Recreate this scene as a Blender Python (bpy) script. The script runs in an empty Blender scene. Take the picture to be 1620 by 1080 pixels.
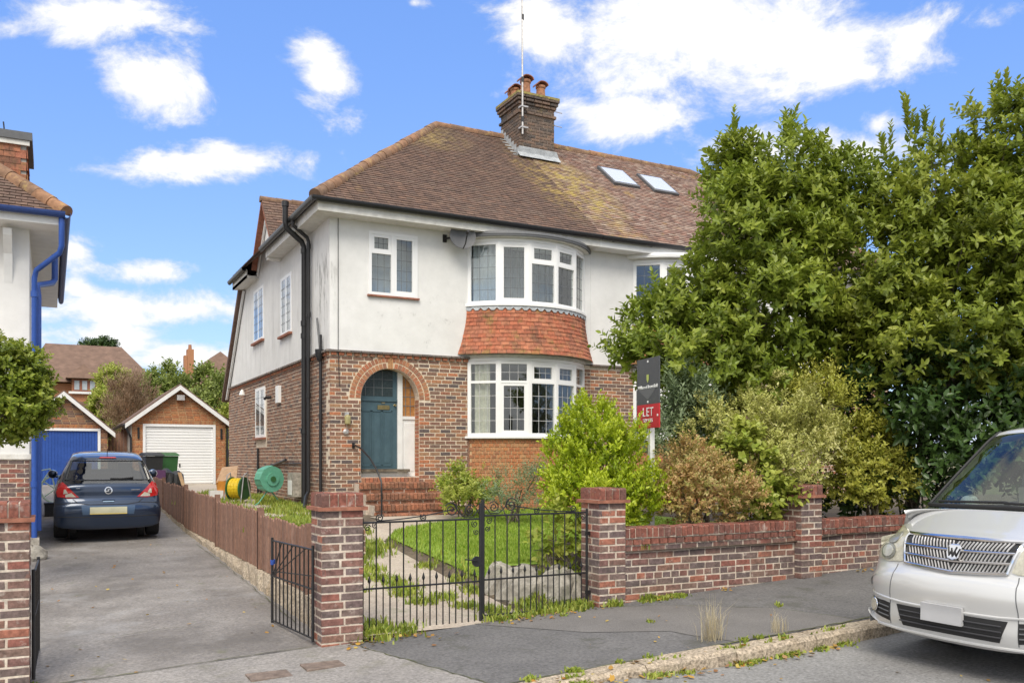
import bpy, math, random
import numpy as np
from mathutils import Matrix, Vector
from mathutils.bvhtree import BVHTree
R = math.radians
random.seed(7); RS = np.random.RandomState(11)
scene = bpy.context.scene
COL = scene.collection
# ---------------------------------------------------------------- camera
CAMZ, FPX, HOR, YAW = 1.65, 1401.0, 725.0, math.atan2(.462, .887)
cam = bpy.data.cameras.new('camera'); camo = bpy.data.objects.new('camera', cam); COL.objects.link(camo)
camo.location = (0, 0, CAMZ); camo.rotation_euler = (R(90), 0, -YAW)
cam.sensor_width = 36; cam.lens = FPX / 1620 * 36; cam.shift_y = (HOR - 540) / 1620
cam.clip_start = .05; cam.clip_end = 2000
scene.camera = camo
scene.render.resolution_x = 1024; scene.render.resolution_y = 682
CS, SN = math.cos(YAW), math.sin(YAW)
def ray(px):                       # plan direction per metre of depth
    r = (px - 810) / FPX
    return CS * r + SN, -SN * r + CS
def onY(px, Y): a, b = ray(px); return a * Y / b          # X where the pixel column meets a wall at Y
def onX(px, X): a, b = ray(px); return b * X / a          # Y where it meets a wall at X
def depth(X, Y): return SN * X + CS * Y
def zat(py, X, Y): return CAMZ + (HOR - py) / FPX * depth(X, Y)
def at(px, d): a, b = ray(px); return a * d, b * d
# ---------------------------------------------------------------- world, sun, exposure
SUN_EL, SUN_AZ = R(50), R(212)     # azimuth clockwise from +Y
w = bpy.data.worlds.new('World'); scene.world = w; w.use_nodes = True
nt = w.node_tree; nt.nodes.clear()
def N(t, **k):
    n = nt.nodes.new(t)
    for a, b in k.items(): setattr(n, a, b)
    return n
out = N('ShaderNodeOutputWorld'); bg = N('ShaderNodeBackground'); bg.inputs['Strength'].default_value = .15
sky = N('ShaderNodeTexSky', sky_type='NISHITA', sun_disc=False, sun_elevation=SUN_EL, sun_rotation=SUN_AZ, air_density=1.0, dust_density=.6, ozone_density=3.0)
tint = N('ShaderNodeMix', data_type='RGBA', blend_type='MULTIPLY'); tint.inputs[0].default_value = 1
nt.links.new(sky.outputs[0], tint.inputs[6]); tint.inputs[7].default_value = (.5, .46, .37, 1)
blue = N('ShaderNodeMix', data_type='RGBA', blend_type='ADD'); blue.inputs[0].default_value = 1; nt.links.new(tint.outputs[2], blue.inputs[6]); blue.inputs[7].default_value = (.26, .74, 2.45, 1)
tc = N('ShaderNodeTexCoord')
noi = N('ShaderNodeTexNoise'); noi.inputs['Scale'].default_value = 9; noi.inputs['Detail'].default_value = 9; noi.inputs['Roughness'].default_value = .66; noi.inputs['Distortion'].default_value = .3
mp0 = N('ShaderNodeMapping'); mp0.inputs['Scale'].default_value = (1, 1, 1.7)
nt.links.new(tc.outputs['Generated'], mp0.inputs[0]); nt.links.new(mp0.outputs[0], noi.inputs['Vector'])
low = N('ShaderNodeTexNoise'); low.inputs['Scale'].default_value = 2.3; low.inputs['Detail'].default_value = 2
mpl = N('ShaderNodeMapping'); mpl.inputs['Location'].default_value = (3.1, 7.7, 1.2); mpl.inputs['Scale'].default_value = (1, 1, 2)
nt.links.new(tc.outputs['Generated'], mpl.inputs[0]); nt.links.new(mpl.outputs[0], low.inputs['Vector'])
lowr = N('ShaderNodeMapRange'); nt.links.new(low.outputs['Fac'], lowr.inputs[0])
for i, v in enumerate((.32, .48, 0, .5)): lowr.inputs[i + 1].default_value = v
fw_ = N('ShaderNodeVectorMath', operation='DOT_PRODUCT'); nt.links.new(tc.outputs['Generated'], fw_.inputs[0]); fw_.inputs[1].default_value = Vector((SN, CS, .28)).normalized()
fwr = N('ShaderNodeMapRange'); nt.links.new(fw_.outputs['Value'], fwr.inputs[0])
for i, v in enumerate((.72, .84, 1, 0)): fwr.inputs[i + 1].default_value = v
mlow = N('ShaderNodeMath', operation='MULTIPLY'); nt.links.new(lowr.outputs[0], mlow.inputs[0]); nt.links.new(fwr.outputs[0], mlow.inputs[1])
acc = mlow.outputs[0]      # broken cloud over the rest of the sky
CLOUDS = [(1140, 55, 290, 105, 1.25), (1000, 190, 130, 45, 1), (870, 60, 110, 90, .9), (1330, 110, 85, 40, .8), (170, 25, 130, 42, 1), (240, 120, 85, 62, 1), (515, 125, 62, 62, 1), (330, 258, 125, 30, 1),
          (120, 455, 45, 25, .7), (215, 430, 90, 28, .7), (240, 488, 170, 34, .9), (110, 395, 60, 30, .7), (1360, 240, 110, 45, .8), (1390, 195, 40, 30, .8), (1190, 235, 90, 40, .6), (160, 530, 150, 40, .6),
          (1560, 35, 70, 26, .6), (655, 5, 40, 14, .7), (330, 560, 130, 30, .6), (60, 500, 90, 30, .5)]
for (px, py, rx, ry, s) in CLOUDS:
    a, b = ray(px); c = Vector((a, b, (HOR - py) / FPX)); L = c.length; c /= L
    h = Vector((CS, -SN, 0)); v = (-h).cross(c).normalized() if (-h).cross(c).z > 0 else h.cross(c).normalized()
    fw = v.cross(h)
    rot = Matrix((h, fw, v)).transposed().to_euler()
    m = N('ShaderNodeMapping', vector_type='TEXTURE')
    m.inputs['Location'].default_value = c; m.inputs['Rotation'].default_value = rot; m.inputs['Scale'].default_value = (rx / FPX / L * 1.12, 1, ry / FPX / L * 1.2)
    ln = N('ShaderNodeVectorMath', operation='LENGTH'); mr = N('ShaderNodeMapRange')
    for i, q in enumerate((0, 1.3, .42 * s + .06, 0)): mr.inputs[i + 1].default_value = q
    mx = N('ShaderNodeMath', operation='MAXIMUM')
    nt.links.new(tc.outputs['Generated'], m.inputs[0]); nt.links.new(m.outputs[0], ln.inputs[0]); nt.links.new(ln.outputs['Value'], mr.inputs[0])
    nt.links.new(acc, mx.inputs[0]); nt.links.new(mr.outputs[0], mx.inputs[1]); acc = mx.outputs[0]
ad = N('ShaderNodeMath', operation='ADD'); nt.links.new(acc, ad.inputs[0]); nt.links.new(noi.outputs['Fac'], ad.inputs[1])
cl = N('ShaderNodeMapRange', interpolation_type='SMOOTHSTEP'); nt.links.new(ad.outputs[0], cl.inputs[0])
for i, q in enumerate((.62, .86, 0, 1)): cl.inputs[i + 1].default_value = q
sh = N('ShaderNodeMapRange'); nt.links.new(ad.outputs[0], sh.inputs[0])
for i, q in enumerate((.7, .98, 3.6, 4.9)): sh.inputs[i + 1].default_value = q
cc = N('ShaderNodeCombineColor')
for i in range(3): nt.links.new(sh.outputs[0], cc.inputs[i])
mixc = N('ShaderNodeMix', data_type='RGBA'); nt.links.new(cl.outputs[0], mixc.inputs[0]); nt.links.new(blue.outputs[2], mixc.inputs[6]); nt.links.new(cc.outputs[0], mixc.inputs[7])
nt.links.new(mixc.outputs[2], bg.inputs[0]); nt.links.new(bg.outputs[0], out.inputs[0])
sd = bpy.data.lights.new('sun', 'SUN'); sd.energy = 2.0; sd.angle = R(34); sd.color = (1, .93, .8)
so = bpy.data.objects.new('sun', sd); COL.objects.link(so); so.location = (-10, -10, 20)
so.rotation_euler = Vector((math.sin(SUN_AZ) * math.cos(SUN_EL), math.cos(SUN_AZ) * math.cos(SUN_EL), math.sin(SUN_EL))).to_track_quat('Z', 'Y').to_euler()
scene.view_settings.view_transform = 'Standard'; scene.view_settings.look = 'None'; scene.view_settings.exposure = .78; scene.view_settings.gamma = 1
scene.view_settings.use_curve_mapping = False
# ---------------------------------------------------------------- helpers
def nmesh(name, V, F, rnd=None, smooth=False):
    """mesh from numpy arrays: V (n,3), F list/array of equal-length faces or list of lists"""
    me = bpy.data.meshes.new(name); V = np.asarray(V, dtype=np.float32)
    if isinstance(F, np.ndarray):
        k = F.shape[1]; n = F.shape[0]
        me.vertices.add(len(V)); me.vertices.foreach_set('co', V.ravel())
        me.loops.add(n * k); me.loops.foreach_set('vertex_index', F.ravel().astype(np.int32))
        me.polygons.add(n); me.polygons.foreach_set('loop_start', np.arange(0, n * k, k, dtype=np.int32))
        me.update(calc_edges=True)
    else:
        me.from_pydata([tuple(v) for v in V.tolist()], [], F); me.update()
    if rnd is not None:
        a = me.attributes.new('rnd', 'FLOAT', 'POINT'); a.data.foreach_set('value', np.asarray(rnd, dtype=np.float32))
    if smooth: me.polygons.foreach_set('use_smooth', np.ones(len(me.polygons), dtype=bool))
    return me
def worg(o):
    p = Vector((0, 0, 0))
    while o is not None: p = p + o.location; o = o.parent
    return p
def link(name, me, mat, parent=None, label=None, cat=None, group=None, kind=None):
    o = bpy.data.objects.new(name, me); COL.objects.link(o)
    if mat is not None and len(me.materials) == 0: me.materials.append(mat)
    if parent is not None: o.parent = parent
    if label: o['label'] = label
    if cat: o['category'] = cat
    if group: o['group'] = group
    if kind: o['kind'] = kind
    return o
def thing(name, label, cat, loc=(0, 0, 0), rotz=0, group=None):
    o = bpy.data.objects.new(name, None); COL.objects.link(o); o.empty_display_size = .1
    o.location = loc; o.rotation_euler = (0, 0, rotz); o['label'] = label; o['category'] = cat
    if group: o['group'] = group
    return o
class MB:
    def __init__(s): s.v = []; s.f = []; s.r = []; s.cur = .5
    def add(s, vs, fs):
        b = len(s.v); s.v += [tuple(map(float, p)) for p in vs]; s.f += [[b + i for i in f] for f in fs]; s.r += [s.cur] * len(vs); return s
    def box(s, a, b):
        x0, y0, z0 = a; x1, y1, z1 = b
        return s.add([(x0,y0,z0),(x1,y0,z0),(x1,y1,z0),(x0,y1,z0),(x0,y0,z1),(x1,y0,z1),(x1,y1,z1),(x0,y1,z1)], [(0,3,2,1),(4,5,6,7),(0,1,5,4),(1,2,6,5),(2,3,7,6),(3,0,4,7)])
    def fbox(s, F, u0, u1, v0, v1, n0, n1):          # box in a frame (O,U,V,N)
        O, U, V, Nn = F
        P = lambda u, v, n: tuple(O + U * u + V * v + Nn * n)
        return s.add([P(u0,v0,n0),P(u1,v0,n0),P(u1,v1,n0),P(u0,v1,n0),P(u0,v0,n1),P(u1,v0,n1),P(u1,v1,n1),P(u0,v1,n1)], [(0,3,2,1),(4,5,6,7),(0,1,5,4),(1,2,6,5),(2,3,7,6),(3,0,4,7)])
    def prism(s, pts, off):                          # closed polygon (3d pts) extruded by vector off
        n = len(pts); off = Vector(off); q = [Vector(p) for p in pts]
        return s.add(q + [p + off for p in q], [list(range(n))[::-1], list(range(n, 2 * n))] + [(i, (i + 1) % n, n + (i + 1) % n, n + i) for i in range(n)])
    def tube(s, path, r, n=8, cap=True):
        path = [Vector(p) for p in path]; m = len(path); rr = r if isinstance(r, (list, tuple)) else [r] * m
        vs = []; prev = None
        for i, p in enumerate(path):
            t = (path[min(i + 1, m - 1)] - path[max(i - 1, 0)]).normalized()
            a = (prev - t * prev.dot(t)) if prev is not None else (Vector((0, 0, 1)) if abs(t.z) < .9 else Vector((1, 0, 0)))
            if prev is None: a = a - t * a.dot(t)
            a.normalize(); prev = a; b = t.cross(a)
            vs += [p + (a * math.cos(2 * math.pi * k / n) + b * math.sin(2 * math.pi * k / n)) * rr[i] for k in range(n)]
        fs = [(i * n + k, i * n + (k + 1) % n, (i + 1) * n + (k + 1) % n, (i + 1) * n + k) for i in range(m - 1) for k in range(n)]
        if cap: fs += [list(range(n))[::-1], list(range((m - 1) * n, m * n))]
        return s.add(vs, fs)
    def lathe(s, prof, c=(0, 0, 0), n=20, axis='z'):   # prof [(r,h)...]
        vs = []; c = Vector(c)
        for (r, h) in prof:
            for k in range(n):
                a = 2 * math.pi * k / n; x, y = r * math.cos(a), r * math.sin(a)
                vs.append(c + (Vector((x, y, h)) if axis == 'z' else Vector((h, x, y)) if axis == 'x' else Vector((y, h, x))))
        m = len(prof)
        return s.add(vs, [(i * n + k, i * n + (k + 1) % n, (i + 1) * n + (k + 1) % n, (i + 1) * n + k) for i in range(m - 1) for k in range(n)] + [list(range(n))[::-1], list(range((m - 1) * n, m * n))])
    def build(s, name, mat, parent=None, smooth=False, local=False, **k):
        V = np.array(s.v, dtype=np.float32).reshape(-1, 3)
        if parent is not None and not local: V = V - np.array(worg(parent), dtype=np.float32)
        me = nmesh(name, V, s.f, s.r, smooth)
        o = link(name, me, mat, parent, **k)
        if smooth:
            try: me.set_sharp_from_angle(angle=R(40))
            except Exception: pass
        return o
def box(name, a, b, mat, parent=None, **k): return MB().box(a, b).build(name, mat, parent, **k)
# --- small repeated pieces (bricks, tiles, boards): unit template in [-.5,.5]^3, +z is the outer face
def piece_templates(kind, n=16):
    L = []
    for i in range(n):
        rs = np.random.RandomState(100 + i); c = .05 if kind == 'brick' else .02; j = lambda: rs.uniform(-.012, .012)
        if kind in ('brick', 'tile'):
            back = [(-.5,-.5,-.5),(.5,-.5,-.5),(.5,.5,-.5),(-.5,.5,-.5)]
            mid = [(-.5+j(),-.5+j(),.36),(.5+j(),-.5+j(),.36),(.5+j(),.5+j(),.36),(-.5+j(),.5+j(),.36)]
            cx, cy = (.022, .07) if kind == 'brick' else (.01, .01)
            fr = [(-.5+cx+j(),-.5+cy+j(),.5),(.5-cx+j(),-.5+cy+j(),.5),(.5-cx+j(),.5-cy+j(),.5),(-.5+cx+j(),.5-cy+j(),.5)]
            V = back + mid + fr
            if kind == 'tile': V = [(x, y - .08 * z, z) for x, y, z in V]
            F = [(0,3,2,1)] + [(k, (k+1)%4, 4+(k+1)%4, 4+k) for k in range(4)] + [(4+k, 4+(k+1)%4, 8+(k+1)%4, 8+k) for k in range(4)] + [(8,9,10,11)]
        elif kind == 'board':                        # pointed / straight vertical board, y up
            tp = .5 + j() * .6; V = [(-.5,-.5,-.5),(.5,-.5,-.5),(.5,.465,-.5),(.25,tp,-.5),(-.25,tp,-.5),(-.5,.465,-.5),(-.47,-.5,.5),(.47,-.5,.5),(.47,.465,.5),(.24,tp,.5),(-.24,tp,.5),(-.47,.465,.5)]
            F = [(5,4,3,2,1,0),(6,7,8,9,10,11)] + [(k,(k+1)%6,6+(k+1)%6,6+k) for k in range(6)]
        L.append((np.array(V), F, (i + .5) / n))
    return L
TPL = {k: piece_templates(k) for k in ('brick', 'tile', 'board')}
PM_CACHE = {}
def pieces(name, items, kind, mat, parent, nobj=300, rest=None):
    """items: list of (center, U*len, V*height, N*depth); nearest nobj become objects, the others one joined mesh"""
    T = TPL[kind]; items = sorted(items, key=lambda t: t[0].x ** 2 + t[0].y ** 2 + (t[0].z - CAMZ) ** 2)
    po = worg(parent)
    for k, (c, U, V, Nn) in enumerate(items[:nobj]):
        i = random.randrange(len(T)); key = (kind, i, mat.name)
        if key not in PM_CACHE:
            me = nmesh(kind, T[i][0], T[i][1], np.full(len(T[i][0]), T[i][2])); me.materials.append(mat); PM_CACHE[key] = me
        o = bpy.data.objects.new(name, PM_CACHE[key]); COL.objects.link(o); o.parent = parent
        c2 = c - po
        o.matrix_local = Matrix(((U.x, V.x, Nn.x, c2.x), (U.y, V.y, Nn.y, c2.y), (U.z, V.z, Nn.z, c2.z), (0, 0, 0, 1)))
    if len(items) > nobj:
        VV, FF, RR, b = [], [], [], 0
        for (c, U, V, Nn) in items[nobj:]:
            i = random.randrange(len(T)); tv, tf, r = T[i]
            A = np.array(((U.x, V.x, Nn.x), (U.y, V.y, Nn.y), (U.z, V.z, Nn.z)))
            VV.append(tv @ A.T + np.array(c - po)); FF += [[b + q for q in f] for f in tf]; RR.append(np.full(len(tv), random.random())); b += len(tv)
        link(rest or name + '_field', nmesh(name, np.vstack(VV), FF, np.concatenate(RR)), mat, parent, kind='stuff')
def frame(O, U, Nn=None):
    U = Vector(U).normalized(); V = Vector((0, 0, 1)); Nn = Vector(Nn) if Nn is not None else U.cross(V)
    return (Vector(O), U, V, Nn)
def brick_items(F, v0, v1, spans, L=.211, H=.061, J=.014, D=.03, proud=.0, bond=.5, jit=.003, hdr=None):
    """brick courses on a frame's wall plane (n=0); spans(vmid) -> [(u0,u1),...]; D depth of each piece"""
    O, U, V, Nn = F; it = []; k = 0; v = v0
    while v + H <= v1 + .02:
        h = min(H, v1 - v)
        if h > .02:
            for (a, b) in spans(v + h / 2):
                ll = (.1025 if hdr and hdr(k) else L); st = ll + J
                u = a - (st * bond if k % 2 else 0) - .0
                while u < b - .01:
                    s0, s1 = max(u, a), min(u + ll, b)
                    if s1 - s0 > .03:
                        n1 = proud + random.uniform(-jit, jit); tw = random.uniform(-.006, .006)
                        c = O + U * ((s0 + s1) / 2) + V * (v + h / 2 + random.uniform(-.003, .003)) + Nn * (n1 - D / 2)
                        it.append((c, (U + V * tw) * (s1 - s0 - random.uniform(0, .004)), (V - U * tw) * h, Nn * D))
                    u += st
        v += H + J; k += 1
    return it
# ---------------------------------------------------------------- materials
MATS = {}
def lin(c):
    return tuple(((x / 255) / 12.92 if x / 255 <= .04045 else ((x / 255 + .055) / 1.055) ** 2.4) for x in c)
def mat(name, cols, rough=.8, scale=6, attr=False, bump=.15, bscale=70, metal=0., spec=.4, coat=0., var=.16, vscale=14, stains=(), transl=0., rvar=0.):
    """cols: list of linear rgb; blended by the piece attribute or by noise. stains: (rgb, scale, lo, hi, amount)"""
    m = bpy.data.materials.new(name); m.use_nodes = True; t = m.node_tree; nd = t.nodes; lk = t.links
    bs = nd['Principled BSDF']; geo = nd.new('ShaderNodeNewGeometry')
    def noise(sc, det=5, ro=.6):
        n = nd.new('ShaderNodeTexNoise'); n.inputs['Scale'].default_value = sc; n.inputs['Detail'].default_value = det; n.inputs['Roughness'].default_value = ro
        lk.new(geo.outputs['Position'], n.inputs['Vector']); return n.outputs['Fac']
    def mr(src, a, b, c, d):
        n = nd.new('ShaderNodeMapRange'); lk.new(src, n.inputs[0])
        for i, q in enumerate((a, b, c, d)): n.inputs[i + 1].default_value = q
        return n.outputs[0]
    if len(cols) > 1:
        ramp = nd.new('ShaderNodeValToRGB'); e = ramp.color_ramp
        while len(e.elements) < len(cols): e.elements.new(.5)
        for i, c in enumerate(cols): e.elements[i].position = i / (len(cols) - 1); e.elements[i].color = (*c, 1)
        if attr:
            a = nd.new('ShaderNodeAttribute'); a.attribute_name = 'rnd'; lk.new(a.outputs['Fac'], ramp.inputs[0])
        else: lk.new(mr(noise(scale), .32, .68, 0, 1), ramp.inputs[0])
        col = ramp.outputs[0]
    else:
        c = nd.new('ShaderNodeRGB'); c.outputs[0].default_value = (*cols[0], 1); col = c.outputs[0]
    if var:
        mx = nd.new('ShaderNodeMix'); mx.data_type = 'RGBA'; mx.blend_type = 'MULTIPLY'; mx.inputs[0].default_value = 1
        g = nd.new('ShaderNodeCombineColor'); q = mr(noise(vscale, 6, .65), .34, .66, 1 - var, 1 + var)
        for i in range(3): lk.new(q, g.inputs[i])
        lk.new(col, mx.inputs[6]); lk.new(g.outputs[0], mx.inputs[7]); col = mx.outputs[2]
    for (rgb, sc, lo, hi, am) in stains:
        mx = nd.new('ShaderNodeMix'); mx.data_type = 'RGBA'; lk.new(mr(noise(sc, 7, .68), lo, hi, 0, am), mx.inputs[0])
        lk.new(col, mx.inputs[6]); mx.inputs[7].default_value = (*rgb, 1); col = mx.outputs[2]
    lk.new(col, bs.inputs['Base Color'])
    bs.inputs['Roughness'].default_value = rough; bs.inputs['Metallic'].default_value = metal; bs.inputs['Specular IOR Level'].default_value = spec; bs.inputs['Coat Weight'].default_value = coat; bs.inputs['Coat Roughness'].default_value = .04
    if rvar: lk.new(mr(noise(vscale * .5), .3, .7, rough - rvar, rough + rvar), bs.inputs['Roughness'])
    if bump:
        b = nd.new('ShaderNodeBump'); b.inputs['Strength'].default_value = bump; b.inputs['Distance'].default_value = .01
        lk.new(noise(bscale, 6, .7), b.inputs['Height']); lk.new(b.outputs[0], bs.inputs['Normal'])
    if transl:
        tr = nd.new('ShaderNodeBsdfTranslucent'); lk.new(col, tr.inputs[0]); ms = nd.new('ShaderNodeMixShader'); ms.inputs[0].default_value = transl
        lk.new(bs.outputs[0], ms.inputs[1]); lk.new(tr.outputs[0], ms.inputs[2]); lk.new(ms.outputs[0], nd['Material Output'].inputs[0])
    MATS[name] = m; return m
def glassmat(name, tint=(.9, .93, .93), ior=1.5, rough=.01, refl=1.0):
    m = bpy.data.materials.new(name); m.use_nodes = True; t = m.node_tree; nd = t.nodes; lk = t.links; nd.remove(nd['Principled BSDF'])
    tr = nd.new('ShaderNodeBsdfTransparent'); tr.inputs[0].default_value = (*tint, 1); gl = nd.new('ShaderNodeBsdfGlossy'); gl.inputs['Roughness'].default_value = rough
    lw = nd.new('ShaderNodeLayerWeight'); lw.inputs[0].default_value = .5
    pw_ = nd.new('ShaderNodeMath'); pw_.operation = 'POWER'; pw_.inputs[1].default_value = 5; lk.new(lw.outputs['Facing'], pw_.inputs[0])
    fr = nd.new('ShaderNodeMath'); fr.operation = 'MULTIPLY_ADD'; fr.inputs[1].default_value = .96; fr.inputs[2].default_value = .04; lk.new(pw_.outputs[0], fr.inputs[0])
    mu = nd.new('ShaderNodeMath'); mu.operation = 'MULTIPLY'; mu.inputs[1].default_value = refl; mu.use_clamp = True
    ms = nd.new('ShaderNodeMixShader'); lk.new(fr.outputs[0], mu.inputs[0]); lk.new(mu.outputs[0], ms.inputs[0]); lk.new(tr.outputs[0], ms.inputs[1]); lk.new(gl.outputs[0], ms.inputs[2]); lk.new(ms.outputs[0], nd['Material Output'].inputs[0])
    MATS[name] = m; return m
L_ = lin
m_road = mat('road_asphalt', [(.2,.196,.193), (.26,.255,.25)], .9, 1.2, bump=.6, bscale=90, var=.3, vscale=38, stains=[((.15,.145,.14), .9, .5, .64, .5), ((.55,.54,.52), 34, .64, .69, .7), ((.08,.078,.076), 30, .6, .68, .6)])
m_pave = mat('pavement_asphalt', [(.115,.112,.114), (.155,.15,.15)], .9, 1.5, bump=.6, bscale=90, var=.3, vscale=36, stains=[((.075,.075,.06), 2.3, .54, .66, .6), ((.42,.41,.4), 34, .65, .7, .6), ((.05,.05,.05), 30, .6, .68, .6)])
m_pave2 = mat('old_pavement_asphalt', [(.22,.207,.2), (.3,.28,.265)], .92, 1.5, bump=.6, bscale=80, var=.3, vscale=34, stains=[((.15,.145,.105), 2.1, .53, .66, .6), ((.5,.47,.43), 32, .64, .7, .6), ((.1,.09,.085), 28, .6, .68, .6)])
m_drive = mat('driveway_asphalt', [(.17,.155,.145), (.29,.27,.255)], .75, .75, bump=.7, bscale=70, var=.3, vscale=32, stains=[((.11,.1,.092), .65, .48, .62, .6), ((.4,.4,.41), .8, .54, .68, .45), ((.12,.13,.06), 1.7, .6, .7, .6), ((.08,.072,.066), 26, .6, .68, .6), ((.5,.48,.45), 30, .65, .7, .5)], rvar=.15)
m_conc = mat('path_concrete', [(.36,.3,.245), (.5,.435,.36)], .9, 2.5, bump=.5, bscale=60, var=.22, vscale=40, stains=[((.14,.15,.07), 2.5, .56, .7, .7)])
m_kerb = mat('kerb_aggregate', [(.34,.275,.2), (.46,.385,.3)], .92, 5, bump=1., bscale=60, var=.55, vscale=40, stains=[((.15,.15,.07), 5, .58, .7, .6), ((.12,.1,.085), 3, .6, .72, .5)])
m_soil = mat('soil', [(.08,.06,.042), (.15,.12,.085)], .95, 4, bump=.8, bscale=40, var=.3)
m_ground = mat('rough_ground', [(.1,.11,.045), (.16,.14,.08)], .95, .6, bump=.6, bscale=25, var=.3, vscale=5)
m_mortar = mat('mortar', [(.6,.5,.39), (.7,.6,.48)], .95, 4, bump=.4, bscale=120, var=.18, vscale=30)
m_mortar2 = mat('wall_mortar', [(.5,.41,.33), (.64,.56,.47)], .95, 4, bump=.5, bscale=110, var=.25, vscale=18, stains=[((.16,.13,.11), 3, .55, .72, .6)])
m_brick = mat('house_brick', [(.13,.095,.085), (.4,.19,.1), (.2,.125,.095), (.1,.085,.088), (.33,.16,.09), (.24,.14,.1), (.15,.105,.09), (.37,.21,.115), (.17,.105,.085), (.44,.17,.085), (.12,.095,.09)], .9, attr=True, bump=.5, bscale=110, var=.3, vscale=30, stains=[((.42,.35,.28), 2.6, .62, .78, .45)])
m_brick_side = mat('side_brick', [(.15,.095,.075), (.32,.17,.11), (.21,.125,.09), (.13,.095,.085), (.29,.16,.105), (.25,.13,.085), (.19,.12,.09)], .9, attr=True, bump=.5, bscale=110, var=.3, vscale=25, stains=[((.38,.31,.25), 1.4, .6, .78, .5)])
m_brick_wall = mat('garden_wall_brick', [(.3,.1,.068), (.125,.095,.095), (.24,.125,.09), (.15,.115,.11), (.33,.13,.085), (.16,.115,.105), (.14,.105,.1), (.23,.1,.08), (.135,.11,.11), (.2,.13,.105), (.17,.125,.115)], .88, attr=True, bump=.55, bscale=90, var=.35, vscale=26, stains=[((.55,.49,.43), 9, .58, .7, .55), ((.07,.062,.056), 3.2, .54, .7, .6)])
m_brick_red = mat('red_coping_brick', [(.2,.068,.05), (.26,.1,.07), (.165,.072,.058), (.23,.085,.06), (.14,.075,.062)], .88, attr=True, bump=.6, bscale=80, var=.4, vscale=30, stains=[((.55,.47,.43), 8, .58, .68, .6), ((.08,.065,.05), 4, .56, .72, .6), ((.3,.28,.1), 6, .66, .76, .5)])
m_brick_arch = mat('arch_brick', [(.42,.15,.08), (.33,.12,.07), (.4,.19,.1), (.27,.13,.085), (.45,.17,.09)], .9, attr=True, bump=.4, bscale=110, var=.28, vscale=30)
m_brick_orange = mat('orange_brick', [(.46,.2,.085), (.38,.15,.07), (.44,.23,.11), (.32,.15,.08), (.47,.18,.075)], .9, attr=True, bump=.4, bscale=110, var=.3, vscale=28)
m_mortar_o = mat('buff_mortar', [(.46,.31,.17), (.53,.38,.22)], .95, 4, bump=.3, var=.2)
m_step = mat('step_brick', [(.26,.11,.065), (.36,.15,.085), (.2,.1,.065), (.31,.14,.08)], .9, attr=True, bump=.6, bscale=80, var=.4, vscale=22, stains=[((.1,.085,.055), 5, .52, .68, .7), ((.5,.43,.35), 9, .66, .76, .5)])
m_chim = mat('chimney_brick', [(.1,.08,.07), (.16,.115,.09), (.08,.07,.066), (.2,.13,.095), (.13,.1,.085)], .92, attr=True, bump=.5, var=.35, vscale=18, stains=[((.27,.22,.08), 3, .6, .75, .5)])
m_chmortar = mat('chimney_mortar', [(.2,.16,.13), (.28,.23,.19)], .95, 5, var=.2)
m_lichen_cap = mat('lichen_brick', [(.16,.13,.08), (.3,.25,.08), (.2,.17,.1)], .95, 7, bump=.6, var=.3)
m_render = mat('white_render', [(.69,.685,.67), (.75,.745,.735)], .9, .9, bump=.1, bscale=35, var=.05, vscale=3)
m_white = mat('white_upvc', [(.82,.82,.82)], .35, var=0, bump=0, spec=.5)
m_whitepaint = mat('white_paint', [(.74,.74,.73)], .6, var=.06, vscale=5, bump=.05)
m_fascia = mat('weathered_fascia', [(.7,.69,.66), (.62,.6,.55)], .7, 3, var=.1, vscale=9, bump=.1, stains=[((.35,.31,.26), 6, .62, .75, .5)])
m_glass = glassmat('window_glass', refl=2.0)
m_bglass = glassmat('rear_glass', (.45, .5, .5), 1.5, refl=4.5)
m_cglass = glassmat('vehicle_glass', (.7, .78, .72), 1.4, refl=2.2)
m_room = mat('room_wall', [(.35,.33,.3)], .9, var=0, bump=0)
m_lead = mat('leading', [(.16,.17,.18)], .6, var=0, bump=0)
m_leadlt = mat('pale_leading', [(.5,.5,.5)], .5, var=0, bump=0)
m_leadsheet = mat('lead_sheet', [(.3,.32,.34), (.42,.44,.46)], .55, 5, var=.2, bump=.2)
m_curtain = mat('cream_curtain', [(.62,.57,.44), (.68,.64,.52)], .9, 9, var=.15, bump=.1)
m_net = mat('grey_blind', [(.55,.57,.6)], .9, var=.05, bump=0)
m_tile = mat('brown_roof_tile', [(.15,.095,.075), (.115,.076,.062), (.17,.106,.08), (.13,.085,.068), (.155,.108,.085), (.185,.11,.08)], .9, attr=True, bump=.4, bscale=60, var=.26, vscale=9, stains=[((.36,.28,.17), 3.3, .64, .74, .55), ((.42,.27,.08), .9, .64, .78, .6)])
m_tile2 = mat('weathered_roof_tile', [(.24,.14,.11), (.17,.11,.09), (.29,.17,.13), (.2,.14,.12), (.34,.24,.19), (.23,.15,.12), (.37,.29,.24)], .9, attr=True, bump=.4, bscale=60, var=.3, vscale=10, stains=[((.46,.41,.35), 2.2, .58, .72, .5), ((.48,.32,.09), 1.3, .58, .72, .7)])
m_ridge = mat('ridge_tile', [(.25,.145,.09), (.19,.12,.08), (.3,.16,.09)], .9, attr=True, bump=.4, var=.3, vscale=8, stains=[((.4,.3,.1), 4, .56, .7, .7), ((.25,.26,.16), 6, .62, .74, .6)])
m_hung = mat('hung_tile', [(.42,.14,.075), (.36,.115,.065), (.46,.18,.1), (.32,.12,.075), (.39,.16,.09)], .88, attr=True, bump=.35, var=.28, vscale=13, stains=[((.1,.065,.045), 2.4, .5, .66, .75), ((.24,.2,.055), 2.9, .54, .68, .65)])
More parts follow.
